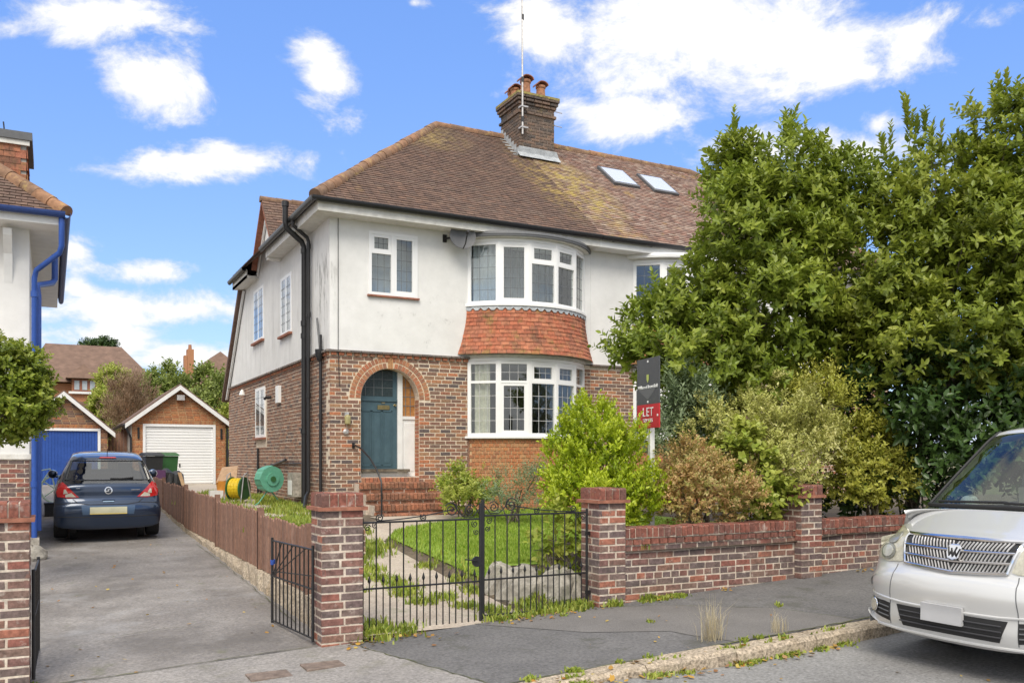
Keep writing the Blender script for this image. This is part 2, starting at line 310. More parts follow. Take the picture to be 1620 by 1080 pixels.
m_sill = mat('clay_sill', [(.25,.1,.065), (.33,.14,.09)], .85, 6, var=.25, bump=.3)
m_black = mat('black_plastic', [(.018,.018,.02)], .38, var=.2, vscale=20, bump=.05, spec=.5, stains=[((.07,.065,.06), 8, .62, .75, .5)])
m_iron = mat('black_iron', [(.014,.014,.016)], .42, var=.2, bump=.25, bscale=120, spec=.5, stains=[((.1,.055,.03), 14, .68, .78, .4)])
m_pot = mat('chimney_pot', [(.42,.19,.1), (.3,.15,.09)], .85, 5, var=.3, bump=.3, stains=[((.1,.08,.06), 6, .58, .72, .6)])
m_galv = mat('galvanised_metal', [(.45,.43,.42), (.58,.57,.56)], .45, 10, metal=.6, var=.2, bump=.1)
m_dish = mat('dish_grey', [(.11,.113,.12)], .55, var=.1, bump=.05)
m_door = mat('teal_door_paint', [(.055,.1,.125), (.064,.112,.138)], .45, 6, var=.1, vscale=8, bump=.06, spec=.4)
m_brass = mat('brass', [(.55,.42,.2)], .35, metal=1., var=.15, bump=.05)
m_blue = mat('blue_paint', [(.022,.075,.32), (.03,.09,.37)], .4, 3, var=.08, bump=.04, spec=.45)
m_bluedk = mat('dark_blue_paint', [(.022,.05,.18)], .45, var=.15, bump=.05)
m_wood = mat('brown_fence_board', [(.21,.115,.082), (.25,.14,.1), (.185,.105,.078), (.265,.155,.115)], .85, attr=True, var=.22, vscale=16, bump=.3, bscale=45)
m_woodraw = mat('bare_wood', [(.5,.36,.22), (.42,.28,.16)], .85, 8, var=.2, bump=.2)
m_greenpl = mat('green_plastic', [(.12,.36,.25)], .4, var=.1, bump=.02)
m_dkgreen = mat('dark_green_plastic', [(.03,.11,.035)], .45, var=.1, bump=.02)
m_yellow = mat('yellow_hose', [(.7,.5,.02)], .5, var=.08, bump=.1)
m_orange = mat('orange_plastic', [(.6,.25,.04)], .5, var=.1, bump=.05)
m_purple = mat('purple_plastic', [(.1,.04,.11)], .5, var=.1, bump=.05)
m_card = mat('cardboard', [(.45,.3,.19)], .9, var=.15, bump=.1)
m_stone = mat('rock', [(.25,.23,.2), (.4,.37,.32)], .95, 6, bump=.9, bscale=18, var=.3, stains=[((.16,.17,.09), 5, .55, .7, .6)])
m_bark = mat('bark', [(.1,.08,.06), (.19,.16,.12)], .95, 9, bump=.9, bscale=35, var=.3)
def leafmat(name, cols, tr=.38, rough=.42, spec=.42): return mat(name, cols, rough, attr=True, bump=0, var=.14, vscale=1.5, spec=spec, transl=tr)
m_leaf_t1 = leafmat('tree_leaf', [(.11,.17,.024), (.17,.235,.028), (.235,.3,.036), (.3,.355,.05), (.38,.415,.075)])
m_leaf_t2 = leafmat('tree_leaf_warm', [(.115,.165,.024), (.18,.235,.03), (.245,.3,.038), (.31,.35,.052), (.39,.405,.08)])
m_leaf_hedge = leafmat('laurel_leaf', [(.035,.075,.018), (.055,.105,.024), (.085,.14,.035)], .2, .35)
m_leaf_yel = leafmat('bright_shrub_leaf', [(.17,.27,.012), (.29,.4,.016), (.4,.5,.022), (.5,.57,.04), (.23,.34,.016)])
m_leaf_var = leafmat('variegated_leaf', [(.25,.3,.07), (.55,.54,.18), (.4,.42,.1), (.68,.64,.28), (.22,.28,.06)])
m_leaf_gold = leafmat('golden_leaf', [(.28,.33,.045), (.42,.43,.065), (.5,.48,.1), (.2,.27,.04)])
m_leaf_org = leafmat('autumn_leaf', [(.55,.29,.12), (.44,.36,.1), (.62,.38,.19), (.33,.34,.09), (.58,.45,.2), (.4,.22,.12)])
m_leaf_grey = leafmat('grey_green_leaf', [(.15,.22,.1), (.22,.29,.15), (.29,.36,.2), (.12,.18,.075)])
m_leaf_box = leafmat('topiary_leaf', [(.07,.12,.018), (.14,.2,.024), (.23,.29,.032), (.34,.37,.06), (.1,.16,.02)])
m_leaf_far = leafmat('far_foliage', [(.13,.18,.04), (.2,.26,.055), (.28,.33,.08), (.17,.22,.05)])
m_leaf_brown = leafmat('bare_twig_foliage', [(.34,.22,.14), (.42,.29,.19), (.28,.21,.11)])
m_grass = leafmat('grass_blade', [(.17,.28,.025), (.24,.36,.035), (.31,.42,.055), (.36,.43,.085)], .35, .6)
m_weed = leafmat('weed_leaf', [(.18,.27,.04), (.3,.38,.05), (.42,.44,.09), (.22,.3,.05)])
m_straw = leafmat('dry_grass', [(.5,.42,.27), (.6,.53,.37), (.42,.34,.2)], .3, .7)
m_fallen = leafmat('fallen_leaf', [(.42,.17,.03), (.5,.3,.05), (.25,.12,.05), (.55,.42,.1), (.3,.16,.09)], .2, .7)
m_dirt = mat('tyre_rubber', [(.018,.018,.019)], .8, var=.3, bump=.2)
m_cblue = mat('blue_car_paint', [(.014,.03,.066)], .3, metal=.55, var=.0, bump=0, spec=.5, coat=1.)
m_silver = mat('silver_van_paint', [(.63,.63,.625)], .32, metal=.35, var=.0, bump=0, spec=.5, coat=1.)
m_chrome = mat('chrome', [(.75,.75,.76)], .12, metal=1., var=0, bump=0)
m_trim = mat('dark_trim', [(.02,.02,.021)], .5, var=0, bump=0)
m_red = mat('red_lamp', [(.42,.012,.012)], .12, var=.1, vscale=60, bump=0, coat=1.)
m_lampw = mat('clear_lamp', [(.46,.44,.36)], .12, var=.15, vscale=40, bump=.1, bscale=50, coat=1.)
m_lampin = mat('lamp_reflector', [(.72,.72,.7)], .15, metal=.7, var=0, bump=0)
m_rim = mat('wheel_rim', [(.45,.45,.46)], .35, metal=.8, var=0, bump=0)
m_plate = mat('blank_plate', [(.45,.43,.3)], .5, var=.1, vscale=4, bump=0)
m_plateg = mat('grey_plate', [(.45,.45,.46)], .5, var=.06, vscale=3, bump=0)
m_platey = mat('yellow_plate', [(.6,.45,.1)], .5, var=.1, bump=0)
m_seat = mat('seat_fabric', [(.05,.05,.055)], .9, var=.1, bump=0)
m_signg = mat('sign_charcoal', [(.07,.073,.08)], .5, var=.06, bump=0)
m_signr = mat('sign_red', [(.5,.02,.03)], .5, var=.06, bump=0)
m_signw = mat('sign_white', [(.8,.8,.8)], .5, var=0, bump=0)
m_signd = mat('sign_grey', [(.12,.122,.13)], .5, var=0, bump=0)
m_signl = mat('sign_lime', [(.42,.48,.12)], .5, var=0, bump=0)
m_amber = mat('amber_glass', [(.34,.15,.05), (.42,.21,.08)], .25, 12, var=.15, bump=.1)
m_dkglass = mat('dark_textured_glass', [(.035,.05,.055)], .2, var=.3, vscale=30, bump=.25, bscale=60, spec=.5)
# ---------------------------------------------------------------- ground, road, pavement, drive, garden
def clampf(x, a=0., b=1.): return max(a, min(b, x))
def sst(x, a, b): t = clampf((x - a) / (b - a)); return t * t * (3 - 2 * t)
def zp(X): return -.15 + .045 * clampf(X, -13, 16)
def zroad(X): return zp(X) - .025 - .095 * sst(X, 3.0, 5.2)
def zd(X, Y):
    if Y <= 7.9: return zp(X)
    t = Y - 7.9; e = .24 if Y > 17.6 else zp(X) + (.24 - zp(X)) * t / 9.7
    if Y > 17.6: e = .24 + (min(Y, 31) - 17.6) * .0437
    return e
def lawn_edge(Y): return 4.4 + 2.3 * sst(Y, 12.3, 14.6)
def zgard(X, Y):
    zpa = min(.62, zp(3.4) + .094 * (Y - 7.9)); z = zpa
    z += (.7 - z) * sst(Y, 10.5, 11.4) * sst(-X, -3.75, -3.3)
    le = lawn_edge(Y)
    z += (.42 + .042 * (Y - 9.2) - z) * sst(X, le - .05, le + .12) * sst(Y, 8.85, 9.2)
    z += (.27 - z) * sst(X, 4.55, 4.8) * sst(-Y, -9.0, -8.7) * sst(Y, 8.15, 8.6)
    if X > 4.3: z += (zp(X) - z) * sst(-Y, -8.5, -8.1) * sst(X, 4.3, 4.7)
    z += (.66 - z) * sst(X, 5.2, 5.45) * sst(-Y, -9.6, -9.1)
    z += (.72 - z) * sst(X, 7.6, 9)
    if Y > 14.8: z += ((.62 + .0125 * (Y - 14.8)) - z) * sst(Y, 14.8, 15.6)
    return z
def grid_mesh(name, fz, xs, ys, m, mask=None, smooth=True, **k):
    V = [(x, y, fz(x, y)) for y in ys for x in xs]; nx = len(xs); F = []
    for j in range(len(ys) - 1):
        for i in range(nx - 1):
            if mask is None or mask((xs[i] + xs[i + 1]) / 2, (ys[j] + ys[j + 1]) / 2): F.append((j * nx + i, j * nx + i + 1, (j + 1) * nx + i + 1, (j + 1) * nx + i))
    return link(name, nmesh(name, V, F, smooth=smooth), m, **k)
def lsp(a, b, n): return [a + (b - a) * i / n for i in range(n + 1)]
def zbase(x, y):
    z = zp(x) - .5
    if y > 8: z += (.35) * sst(y, 8, 30)
    if y > 30: z += .45 * sst(y, 30, 32)
    if y > 34: z += .9 * sst(y, 34, 60)
    return z
gx = [-500, -250, -120, -60, -40] + lsp(-30, 34, 64) + [45, 60, 120, 250, 500]
gy = [-500, -200, -80, -30] + lsp(-14, 62, 76) + [80, 120, 250, 600]
grid_mesh('ground', zbase, gx, gy, m_ground, kind='structure')
grid_mesh('road', lambda x, y: zroad(x) - .012 * max(0, 5 - y) ** .5 * 0, lsp(-60, 60, 240), lsp(-9, 5.66, 8), m_road, kind='structure')
pav = grid_mesh('pavement', lambda x, y: zp(x), lsp(-60, 60, 120), [5.79, 6.5, 7.2, 7.92], m_pave, kind='structure')
def pxp(px, py, up=.0):            # pixel on the pavement slope
    a, b = ray(px); d = (CAMZ + .15 - up) / (.045 * a + (py - HOR) / FPX); return (a * d, b * d)
def sheet(name, pts, m, up, parent=None, **k):
    V = [(x, y, zp(x) + up) for x, y in pts]; return MB().add(V, [list(range(len(V)))]).build(name, m, parent, **k)
def clipY(p): return (p[0], clampf(p[1], 5.8, 7.915))
sheet('old_patch', [(-.35, 5.8), (2.9, 5.8), (2.72, 6.6), (2.5, 7.6), (2.42, 7.915), (-.35, 7.915)], m_pave2, .004, pav)
m_pave3 = mat('worn_pavement_asphalt', [(.14,.132,.128), (.175,.165,.16)], .92, 1.8, bump=.5, bscale=130, var=.28, vscale=85)
sheet('worn_patch', [clipY(pxp(*q)) for q in [(745, 985), (905, 960), (1045, 957), (1225, 962), (1385, 985), (1330, 993), (1180, 1018), (1095, 1005), (1060, 998), (930, 1000)]], m_pave3, .004, pav)
m_cover = mat('iron_cover', [(.16,.12,.1), (.22,.17,.14)], .8, 9, var=.3, bump=.6, bscale=60)
for (cx, cy) in ((2.0, 7.2), (1.55, 7.15)):
    MB().box((cx - .17, cy - .12, zp(cx) - .05), (cx + .17, cy + .12, zp(cx) + .011)).build('access_cover', m_cover, pav)
# joint between the drive and the pavement
m_moss = mat('mossy_crack', [(.06,.06,.045), (.12,.13,.05)], .95, 6, bump=.6, var=.4)
def crack(name, pts, w_, zf, parent, up=.012, n=14):
    P = []
    for (a, b), (c, d) in zip(pts[:-1], pts[1:]): P += [(a + (c - a) * k / n + random.uniform(-.012, .012), b + (d - b) * k / n + random.uniform(-.012, .012)) for k in range(n)]
    V = []
    for i, (x, y) in enumerate(P):
        (x0, y0), (x1, y1) = P[max(i - 1, 0)], P[min(i + 1, len(P) - 1)]; l = math.hypot(x1 - x0, y1 - y0) + 1e-6; nx, ny = -(y1 - y0) / l, (x1 - x0) / l; h = w_ * random.uniform(.3, 1.2)
        V += [(x + nx * h, y + ny * h, zf(x, y) + up), (x - nx * h, y - ny * h, zf(x, y) + up)]
    MB().add(V, [(2 * i, 2 * i + 1, 2 * i + 3, 2 * i + 2) for i in range(len(P) - 1)]).build(name, m_moss, parent)
crack('joint_crack', [(-.3, 7.93), (.6, 7.9), (1.4, 7.93), (2.15, 7.92)], .012, lambda x, y: zd(x, y), pav)
crack('joint_crack', [(2.42, 7.9), (2.5, 7.5), (2.72, 6.6), (2.9, 5.82)], .008, lambda x, y: zp(x), pav, .008)
crack('joint_crack', [(3.0, 5.82), (6, 5.815), (9, 5.82)], .012, lambda x, y: zp(x), pav, .008, 40)
crack('joint_crack', [clipY(pxp(*q)) for q in [(745, 985), (905, 960), (1045, 957), (1225, 962), (1385, 985)]], .006, lambda x, y: zp(x), pav, .008)
kerb = thing('kerb', 'row of pebbly concrete kerb stones between the pavement and road', 'kerb', (0, 5.7, zp(0) - .3))
kerb['kind'] = 'structure'; del kerb['category']
x = -3.1
while x < 15:
    L = .9; mb = MB(); h = random.uniform(-.002, .014); t = .012; mb.cur = random.random()
    a, b = x + .006, x + L - .006; y0, y1 = 5.6 + random.uniform(-.012, .012), 5.81; za, zb = zp(a) + h, zp(b) + h
    n = 6; prof = []
    for i in range(n + 1):
        u = a + (b - a) * i / n; zz = za + (zb - za) * i / n; j = lambda s: random.uniform(-s, s)
        prof.append([(u, y0 + j(.006), zz - .4), (u, y0 + j(.006), zz - .03 + j(.008)), (u, y0 + .03 + j(.006), zz + j(.004)), (u, y1, zz + j(.003)), (u, y1, zz - .4)])
    vs = [p for r in prof for p in r]; fs = [(i * 5 + k, i * 5 + (k + 1) % 5, (i + 1) * 5 + (k + 1) % 5, (i + 1) * 5 + k) for i in range(n) for k in range(5)] + [[4, 3, 2, 1, 0], [n * 5 + k for k in range(5)]]
    mb.add(vs, fs).build('kerb_stone', m_kerb, kerb); x += L
drv = grid_mesh('driveway', lambda x, y: zd(x, y) + .008 * math.sin(x * 3.1 + y * .9) * sst(y, 8, 9), lsp(-.4, 2.4, 14), [7.922] + lsp(8.2, 31.2, 90), m_drive, kind='structure')
for c_ in ([(.5, 9.3), (1.0, 9.4), (1.45, 9.3)], [(2.2, 9.0), (2.22, 12), (2.2, 16)]): crack('crack', c_, .005, zd, drv, .016, 20)
grid_mesh('neighbour_yard', lambda x, y: zd(x, min(y, 40)) - .03, lsp(-14, -.38, 30), lsp(7.9, 40, 60), m_conc, kind='structure')
grid_mesh('garden_soil', lambda x, y: zgard(x, y) - .008, lsp(2.45, 22, 130), lsp(7.86, 16.3, 84), m_soil, kind='structure')
grid_mesh('side_yard', lambda x, y: .62 + .0125 * (min(y, 31) - 14.8) + .004, lsp(2.45, 4.75, 10), lsp(15.6, 31, 40), m_conc, kind='structure')
grid_mesh('back_yard', lambda x, y: .8 + .9 * sst(y, 34, 60), lsp(-30, 30, 40), lsp(31, 66, 30), m_ground, kind='structure')
def path_left(Y): return 2.62 + .95 * sst(Y, 10.4, 12) + 1.4 * sst(Y, 12.6, 14.6)
path = grid_mesh('garden_path', lambda x, y: zgard(x, y) + .006, lsp(2.5, 6.9, 88), lsp(7.9, 14.9, 90), m_conc, mask=lambda x, y: path_left(y) < x < lawn_edge(y) - .06 and (x < 4.75 or y > 9), kind='structure')
lawn = grid_mesh('lawn', lambda x, y: zgard(x, y) + .004, lsp(4.3, 8.8, 70), lsp(9.15, 15.0, 80), mat('turf', [(.16,.25,.03), (.22,.31,.045)], .95, 3, bump=.8, bscale=60, var=.3, vscale=20), mask=lambda x, y: x > lawn_edge(y) + .02, kind='structure')
# ---------------------------------------------------------------- brick pillars and front wall
def pillar(X0, X1, Y0, Y1, ztop, label, cat='pillar', grp='brick gate pillars along the pavement'):
    zb = zp((X0 + X1) / 2) - .25; t = thing('brick_pillar', label, cat, ((X0 + X1) / 2, (Y0 + Y1) / 2, zb), group=grp)
    g = .004; box('mortar_core', (X0 + g, Y0 + g, zb), (X1 - g, Y1 - g, ztop - .01), m_mortar2, t)
    zc = ztop - .155; nC = int((zc - zb) / .075); z0 = zc - nC * .075; it = []
    for k in range(nC):
        zz = z0 + k * .075
        W = X1 - X0; Dp = Y1 - Y0
        fl = k % 2
        for (F, Wd) in ((frame((X0, Y0, zz), (1, 0, 0), (0, -1, 0)), W), (frame((X1, Y0, zz), (0, 1, 0), (1, 0, 0)), Dp), (frame((X1, Y1, zz), (-1, 0, 0), (0, 1, 0)), W), (frame((X0, Y1, zz), (0, -1, 0), (-1, 0, 0)), Dp)):
            O, U, V, Nn = F; cuts = [0, .215, Wd] if fl else [0, Wd - .215, Wd]
            for a, b in zip(cuts[:-1], cuts[1:]):
                if b - a < .03: continue
                a2, b2 = a + (.006 if a > 0 else 0), b - (.006 if b < Wd else 0); n1 = random.uniform(-.002, .003)
                it.append((O + U * ((a2 + b2) / 2) + V * .037 + Nn * (n1 - .02), (U + V * random.uniform(-.016, .016)) * (b2 - a2 - random.uniform(.002, .01)), V * random.uniform(.0575, .063), Nn * .04))
    pieces('brick', it, 'brick', m_brick_wall, t)
    e = .035
    MB().box((X0 - e, Y0 - e, zc - .003), (X1 + e, Y1 + e, zc + .03)).build('tile_course', m_sill, t)
    it = []; zz = zc + .034; hh = ztop - zz; n = max(4, int((X1 - X0 + .02) / .078)); st = (X1 - X0 + .01) / n
    for (y0, y1) in ((Y0 - .008, (Y0 + Y1) / 2 - .004), ((Y0 + Y1) / 2 + .004, Y1 + .008)):
        for i in range(n):
            c = Vector((X0 - .005 + st * (i + .5), (y0 + y1) / 2, zz + hh / 2 + random.uniform(-.004, .004)))
            it.append((c, Vector((st - .011, 0, 0)), Vector((0, y1 - y0, 0)), Vector((0, 0, hh + random.uniform(-.006, .006)))))
    pieces('coping_brick', it, 'brick', m_brick_red, t)
    return t
PT = 1.335
pillar(2.16, 2.55, 7.86, 8.22, PT, 'brick gate pillar between the open driveway gate and the garden gates')
pillar(5.13, 5.47, 7.86, 8.22, PT, 'brick gate pillar in front of the bright yellow green shrub')
pillar(7.97, 8.31, 7.80, 8.16, PT, 'brick pillar half way along the low garden wall')
pillar(-.52, -.145, 7.86, 8.22, PT - .02, 'tall brick pillar beside the topiary bush, with a gate leaf folded back')
wall = thing('garden_wall', 'low red and grey brick garden wall with soldier brick coping along the pavement', 'wall', (5.5, 7.97, 0))
WZ = .905; it = []; cop = []; crs = []
for (xa, xb) in ((5.475, 7.965), (8.315, 14.0)):
    zb = zp(xa) - .2
    box('mortar_core', (xa, 7.91, zb), (xb, 8.105, WZ - .12), m_mortar2, wall); box('coping_mortar', (xa, 7.892, WZ - .12), (xb, 8.1, WZ - .012), m_mortar2, wall)
    F = frame((0, 7.905, 0), (1, 0, 0), (0, -1, 0)); zc = WZ - .115 - .075; n = int((zc - zb) / .075)
    it += brick_items(F, zc - n * .075, zc, lambda v: [(xa, xb)], D=.03, hdr=lambda k: k % 9 == 5)
    F2 = frame((0, 7.885, 0), (1, 0, 0), (0, -1, 0))
    crs += brick_items(F2, zc, zc + .07, lambda v: [(xa, xb)], D=.22, L=.1025, jit=.005)
    xx = xa
    while xx < xb - .03:
        wd = random.uniform(.062, .07)
        cop.append((Vector((xx + wd / 2, 7.995 + random.uniform(-.006, .006), WZ - .055 + random.uniform(-.006, .006))), Vector((wd, random.uniform(-.002, .002), 0)), Vector((0, .225, 0)), Vector((random.uniform(-.003, .003), 0, .108)))); xx += wd + .011
pieces('brick', it, 'brick', m_brick_wall, wall, 260); pieces('projecting_brick', crs, 'brick', m_brick_red, wall, 100); pieces('coping_brick', cop, 'brick', m_brick_red, wall, 100)
# ---------------------------------------------------------------- iron gates
def scroll(c, r0, turns, U, V, start=0, sgn=1, n=26):
    return [Vector(c) + (Vector(U) * math.cos(start + sgn * 2 * math.pi * turns * i / n) + Vector(V) * math.sin(start + sgn * 2 * math.pi * turns * i / n)) * (r0 * (1 - .82 * i / n)) for i in range(n + 1)]
def gate_leaf(t, P, U, Lg, zb, zt, zm, nb, hinge_side, scrolls=True, spears=True):
    P = Vector(P); U = Vector(U); Z = Vector((0, 0, 1)); Q = lambda u, z: P + U * u + Z * z
    MB().tube([Q(0, zb - .03), Q(0, zt + .04)], .014, 8).build('hinge_stile', m_iron, t)
    MB().tube([Q(Lg, zb - .03), Q(Lg, zt + (.16 if scrolls else .03))], .019 if scrolls else .014, 8).build('meeting_stile', m_iron, t)
    for z in (zb, zm, zt): MB().tube([Q(0, z), Q(Lg, z)], .0095, 6).build('rail', m_iron, t)
    for i in range(1, nb + 1):
        u = Lg * i / (nb + 1)
        MB().tube([Q(u, zb), Q(u, zt)], .0075, 6).build('bar', m_iron, t)
    if spears:
        for i in range(nb + 1):
            u = Lg * (i + .5) / (nb + 1)
            MB().tube([Q(u, zb), Q(u, zm + .05), Q(u, zm + .052), Q(u, zm + .075), Q(u, zm + .13)], [.0065, .0065, .009, .017, .001], 6).build('spear_bar', m_iron, t)
    if scrolls:
        pts = [Q(Lg * f, zt + .012 + .17 * f ** 2.2) for f in lsp(.12, .78, 14)]
        MB().tube(pts, .006, 6).build('top_curve', m_iron, t)
        for (f, h, r, s0, sg) in ((.14, .04, .042, -1.57, -1), (.5, .035, .036, 2.2, 1), (.74, .1, .075, 2.6, -1), (.9, .085, .06, .6, 1)):
            MB().tube(scroll(Q(Lg * f, zt + h), r, 1.7, U, Z, s0, sg), .006, 6).build('scroll', m_iron, t)
        MB().tube([Q(Lg * f, zt + h) for f, h in ((.76, .16), (.8, .08), (.85, .025), (.93, .02), (.985, .1))], .006, 6).build('scroll', m_iron, t)
        for (f, h, r) in ((.04, -.05, .035), (.1, -.03, .03), (.945, -.05, .035), (.96, -.13, .03)):
            MB().tube(scroll(Q(Lg * f, zt + h), r, 1.5, U, Z, f * 9, 1), .005, 6).build('scroll', m_iron, t)
gt = thing('garden_gate', 'closed pair of black wrought iron garden gates with scrolls and spear bars', 'gate', (3.85, 8.04, zp(3.8)))
GX0, GX1, GM = 2.60, 5.09, 3.845
gate_leaf(gt, (GX0, 8.04, 0), (1, 0, 0), GM - GX0 - .012, .0, 1.045, .42, 8, 0)
gate_leaf(gt, (GX1, 8.04, 0), (-1, 0, 0), GX1 - GM - .012, .07, 1.075, .43, 8, 1)
MB().lathe([(.052, -.012), (.052, .012)], (GM - .06, 8.03, .62), 18, 'y').tube([(GM - .06, 8.0, .63), (GM - .2, 8.0, .65)], .006, 6).build('latch', m_iron, gt)
for z in (.22, .85):
    for X in (GX0 - .03, GX1 + .02): MB().box((X - .035, 8.025, z - .02), (X + .035, 8.055, z + .02)).build('hinge', m_iron, gt)
def drive_gate(P, U, label, Lg, zb):
    t = thing('driveway_gate', label, 'gate', P); P = Vector(P)
    gate_leaf(t, (P.x, P.y, 0), U, Lg, zb + .05, zb + .86, zb + .5, 9, 0, scrolls=False, spears=False)
    U = Vector(U); Q = lambda u, z: Vector((P.x, P.y, 0)) + U * u + Vector((0, 0, z))
    for f in (.25, .55, .85): MB().tube([Q(Lg * .98, zb + .5), Q(Lg * (1 - f), zb + .86)], .006, 6).build('fan_bar', m_iron, t)
    MB().tube([Q(.02, zb + .62), Q(Lg * .98, zb + .55)], .006, 6).build('fan_bar', m_iron, t)
    return t
g1 = drive_gate((2.12, 8.0, zp(2.1)), Vector((-.11, 1, 0)).normalized(), 'black iron driveway gate leaf folded open against the brown picket fence', 1.12, zd(2, 8.5))
mb = MB()
for k in range(4): mb.tube(scroll((2.0, 9.1, .58 + .012 * k), .03, 1, (1, 0, 0), (0, 1, .3)), .006, 6)
mb.build('blue_rope', mat('blue_rope_fibre', [(.03,.08,.35)], .8, var=.2), g1)
drive_gate((-.122, 8.05, zp(-.2)), Vector((.02, 1, 0)).normalized(), 'black iron driveway gate leaf folded back beside the topiary bush pillar', 1.1, zd(-.2, 8.5))
# ---------------------------------------------------------------- picket fence on its rough concrete base
fence = thing('picket_fence', 'brown stained wooden picket fence stepping up beside the driveway', 'fence', (2.4, 15, .2))
FXp = 2.36; bd = []; pan = [(9.05, 11.4, .27, .955), (11.45, 14.65, .27, 1.0), (14.7, 18.35, .3, 1.05), (18.4, 22.2, .34, 1.11), (22.25, 25.8, .5, 1.18)]
for pi, (ya, yb, z0, z1) in enumerate(pan):
    n = int(round((yb - ya) / .138)); st = (yb - ya) / n
    for i in range(n):
        y = ya + st * (i + .5); h = z1 - z0 + random.uniform(-.03, .012)
        bd.append((Vector((FXp - .02 + random.uniform(-.004, .004), y, z0 + h / 2)), Vector((0, -(st - .042), random.uniform(-.002, .002))), Vector((0, random.uniform(-.01, .01), h)), Vector((-.02, 0, 0))))
    for z in (z0 + .12, z1 - .16): box('rail', (FXp - .008, ya, z - .03), (FXp + .03, yb, z + .03), m_wood, fence)
    for y in (ya - .04, yb - .02): box('post', (FXp - .045, y - .035, z0 - .2), (FXp + .03, y + .035, z1 + .03), m_wood, fence)
pieces('board', bd, 'board', m_wood, fence)
base = thing('fence_base', 'low lumpy concrete footing under the brown picket fence', 'wall', (2.36, 15, 0))
y = 8.5
while y < 25.6:
    L = random.uniform(.7, 1.15); mb = MB(); n = 5; j = lambda s: random.uniform(-s, s); a, b = y + .005, y + L - .005; V = []
    for i in range(n + 1):
        u = a + (b - a) * i / n; zt = (.275 if u < 14.7 else .305 if u < 18.4 else .345 if u < 22.2 else .5) - .005
        V += [(FXp - .09 + j(.025), u, zd(2, u) - .2), (FXp - .085 + j(.02), u, zd(2, u) + .08), (FXp - .06 + j(.02), u, zt - .015 + j(.015)), (FXp + .1, u, zt + j(.01)), (FXp + .1, u, zd(2, u) - .2)]
    mb.add(V, [(i * 5 + k, (i + 1) * 5 + k, (i + 1) * 5 + (k + 1) % 5, i * 5 + (k + 1) % 5) for i in range(n) for k in range(5)] + [[0, 1, 2, 3, 4], [n * 5 + k for k in range(5)][::-1]])
    mb.build('concrete_block', m_kerb, base); y += L
retw = thing('retaining_edge', 'low brick and concrete edging behind the picket fence below the house wall', 'wall', (3, 11.5, .5))
it = brick_items(frame((0, 11.0, 0), (1, 0, 0), (0, -1, 0)), .3, .76, lambda v: [(2.5, 3.6)], D=.1)
box('mortar_core', (2.5, 11.005, .2), (3.6, 11.12, .755), m_mortar2, retw); pieces('brick', it, 'brick', m_brick_side, retw)
# ---------------------------------------------------------------- the semi-detached house
def smear(m, rgb, vs, lo, hi, am, c, rad):
    """weather stain with its own place on a wall: noise stretched by vs, fading out from c over rad"""
    t = m.node_tree; nd = t.nodes; lk = t.links; bs = [n for n in nd if n.type == 'BSDF_PRINCIPLED'][0]; src = bs.inputs['Base Color'].links[0].from_socket
    geo = nd.new('ShaderNodeNewGeometry'); mp = nd.new('ShaderNodeMapping'); mp.inputs['Scale'].default_value = vs; lk.new(geo.outputs['Position'], mp.inputs[0])
    n = nd.new('ShaderNodeTexNoise'); n.inputs['Scale'].default_value = 1; n.inputs['Detail'].default_value = 8; n.inputs['Roughness'].default_value = .7; lk.new(mp.outputs[0], n.inputs['Vector'])
    a = nd.new('ShaderNodeMapRange'); lk.new(n.outputs['Fac'], a.inputs[0])
    for i, q in enumerate((lo, hi, 0, am)): a.inputs[i + 1].default_value = q
    m2 = nd.new('ShaderNodeMapping'); m2.vector_type = 'TEXTURE'; m2.inputs['Location'].default_value = c; m2.inputs['Scale'].default_value = rad; lk.new(geo.outputs['Position'], m2.inputs[0])
    ln = nd.new('ShaderNodeVectorMath'); ln.operation = 'LENGTH'; lk.new(m2.outputs[0], ln.inputs[0])
    b = nd.new('ShaderNodeMapRange'); lk.new(ln.outputs['Value'], b.inputs[0])
    for i, q in enumerate((.35, 1, 1, 0)): b.inputs[i + 1].default_value = q
    mu = nd.new('ShaderNodeMath'); mu.operation = 'MULTIPLY'; lk.new(a.outputs[0], mu.inputs[0]); lk.new(b.outputs[0], mu.inputs[1])
    mx = nd.new('ShaderNodeMix'); mx.data_type = 'RGBA'; lk.new(mu.outputs[0], mx.inputs[0]); lk.new(src, mx.inputs[6]); mx.inputs[7].default_value = (*rgb, 1); lk.new(mx.outputs[2], bs.inputs['Base Color'])
FX, FY, PX = 4.61, 16.2, 10.35
smear(m_render, (.2, .19, .18), (7, 7, 1.6), .5, .62, .8, (FX, 16.7, 5.0), (.35, .75, 1.1))
smear(m_render, (.42, .42, .41), (5, 5, .5), .5, .72, .6, (FX, 20, 4.6), (.4, 7, 1.8))
smear(m_render, (.42, .41, .4), (4, 4, 3), .6, .66, .5, (6.5, FY, 4.2), (2.2, .5, .9))
smear(m_tile, (.45, .33, .1), (5, 5, 5), .46, .62, .75, (10.2, 18.2, 8.0), (.8, 3, 2.2))
smear(m_tile2, (.47, .37, .1), (4, 4, 4), .42, .6, .8, (10.9, 17.8, 7.8), (1.1, 2.6, 2.2))
smear(m_tile, (.4, .3, .12), (5, 5, 5), .42, .6, .7, (7.6, 19.2, 9.1), (1.4, 1.2, 1.0))
H1 = thing('house', 'white rendered and brick semi-detached house with teal door, bow windows and brown tiled roof', 'house', (FX, FY, .5))
H2 = thing('house', 'adjoining semi-detached house with roof windows, half hidden behind the big green trees', 'house', (PX, FY, .5))
FF = frame((0, FY, 0), (1, 0, 0), (0, -1, 0)); FS = frame((FX, 0, 0), (0, -1, 0), (-1, 0, 0))
BT = 3.66                                        # top of the brickwork
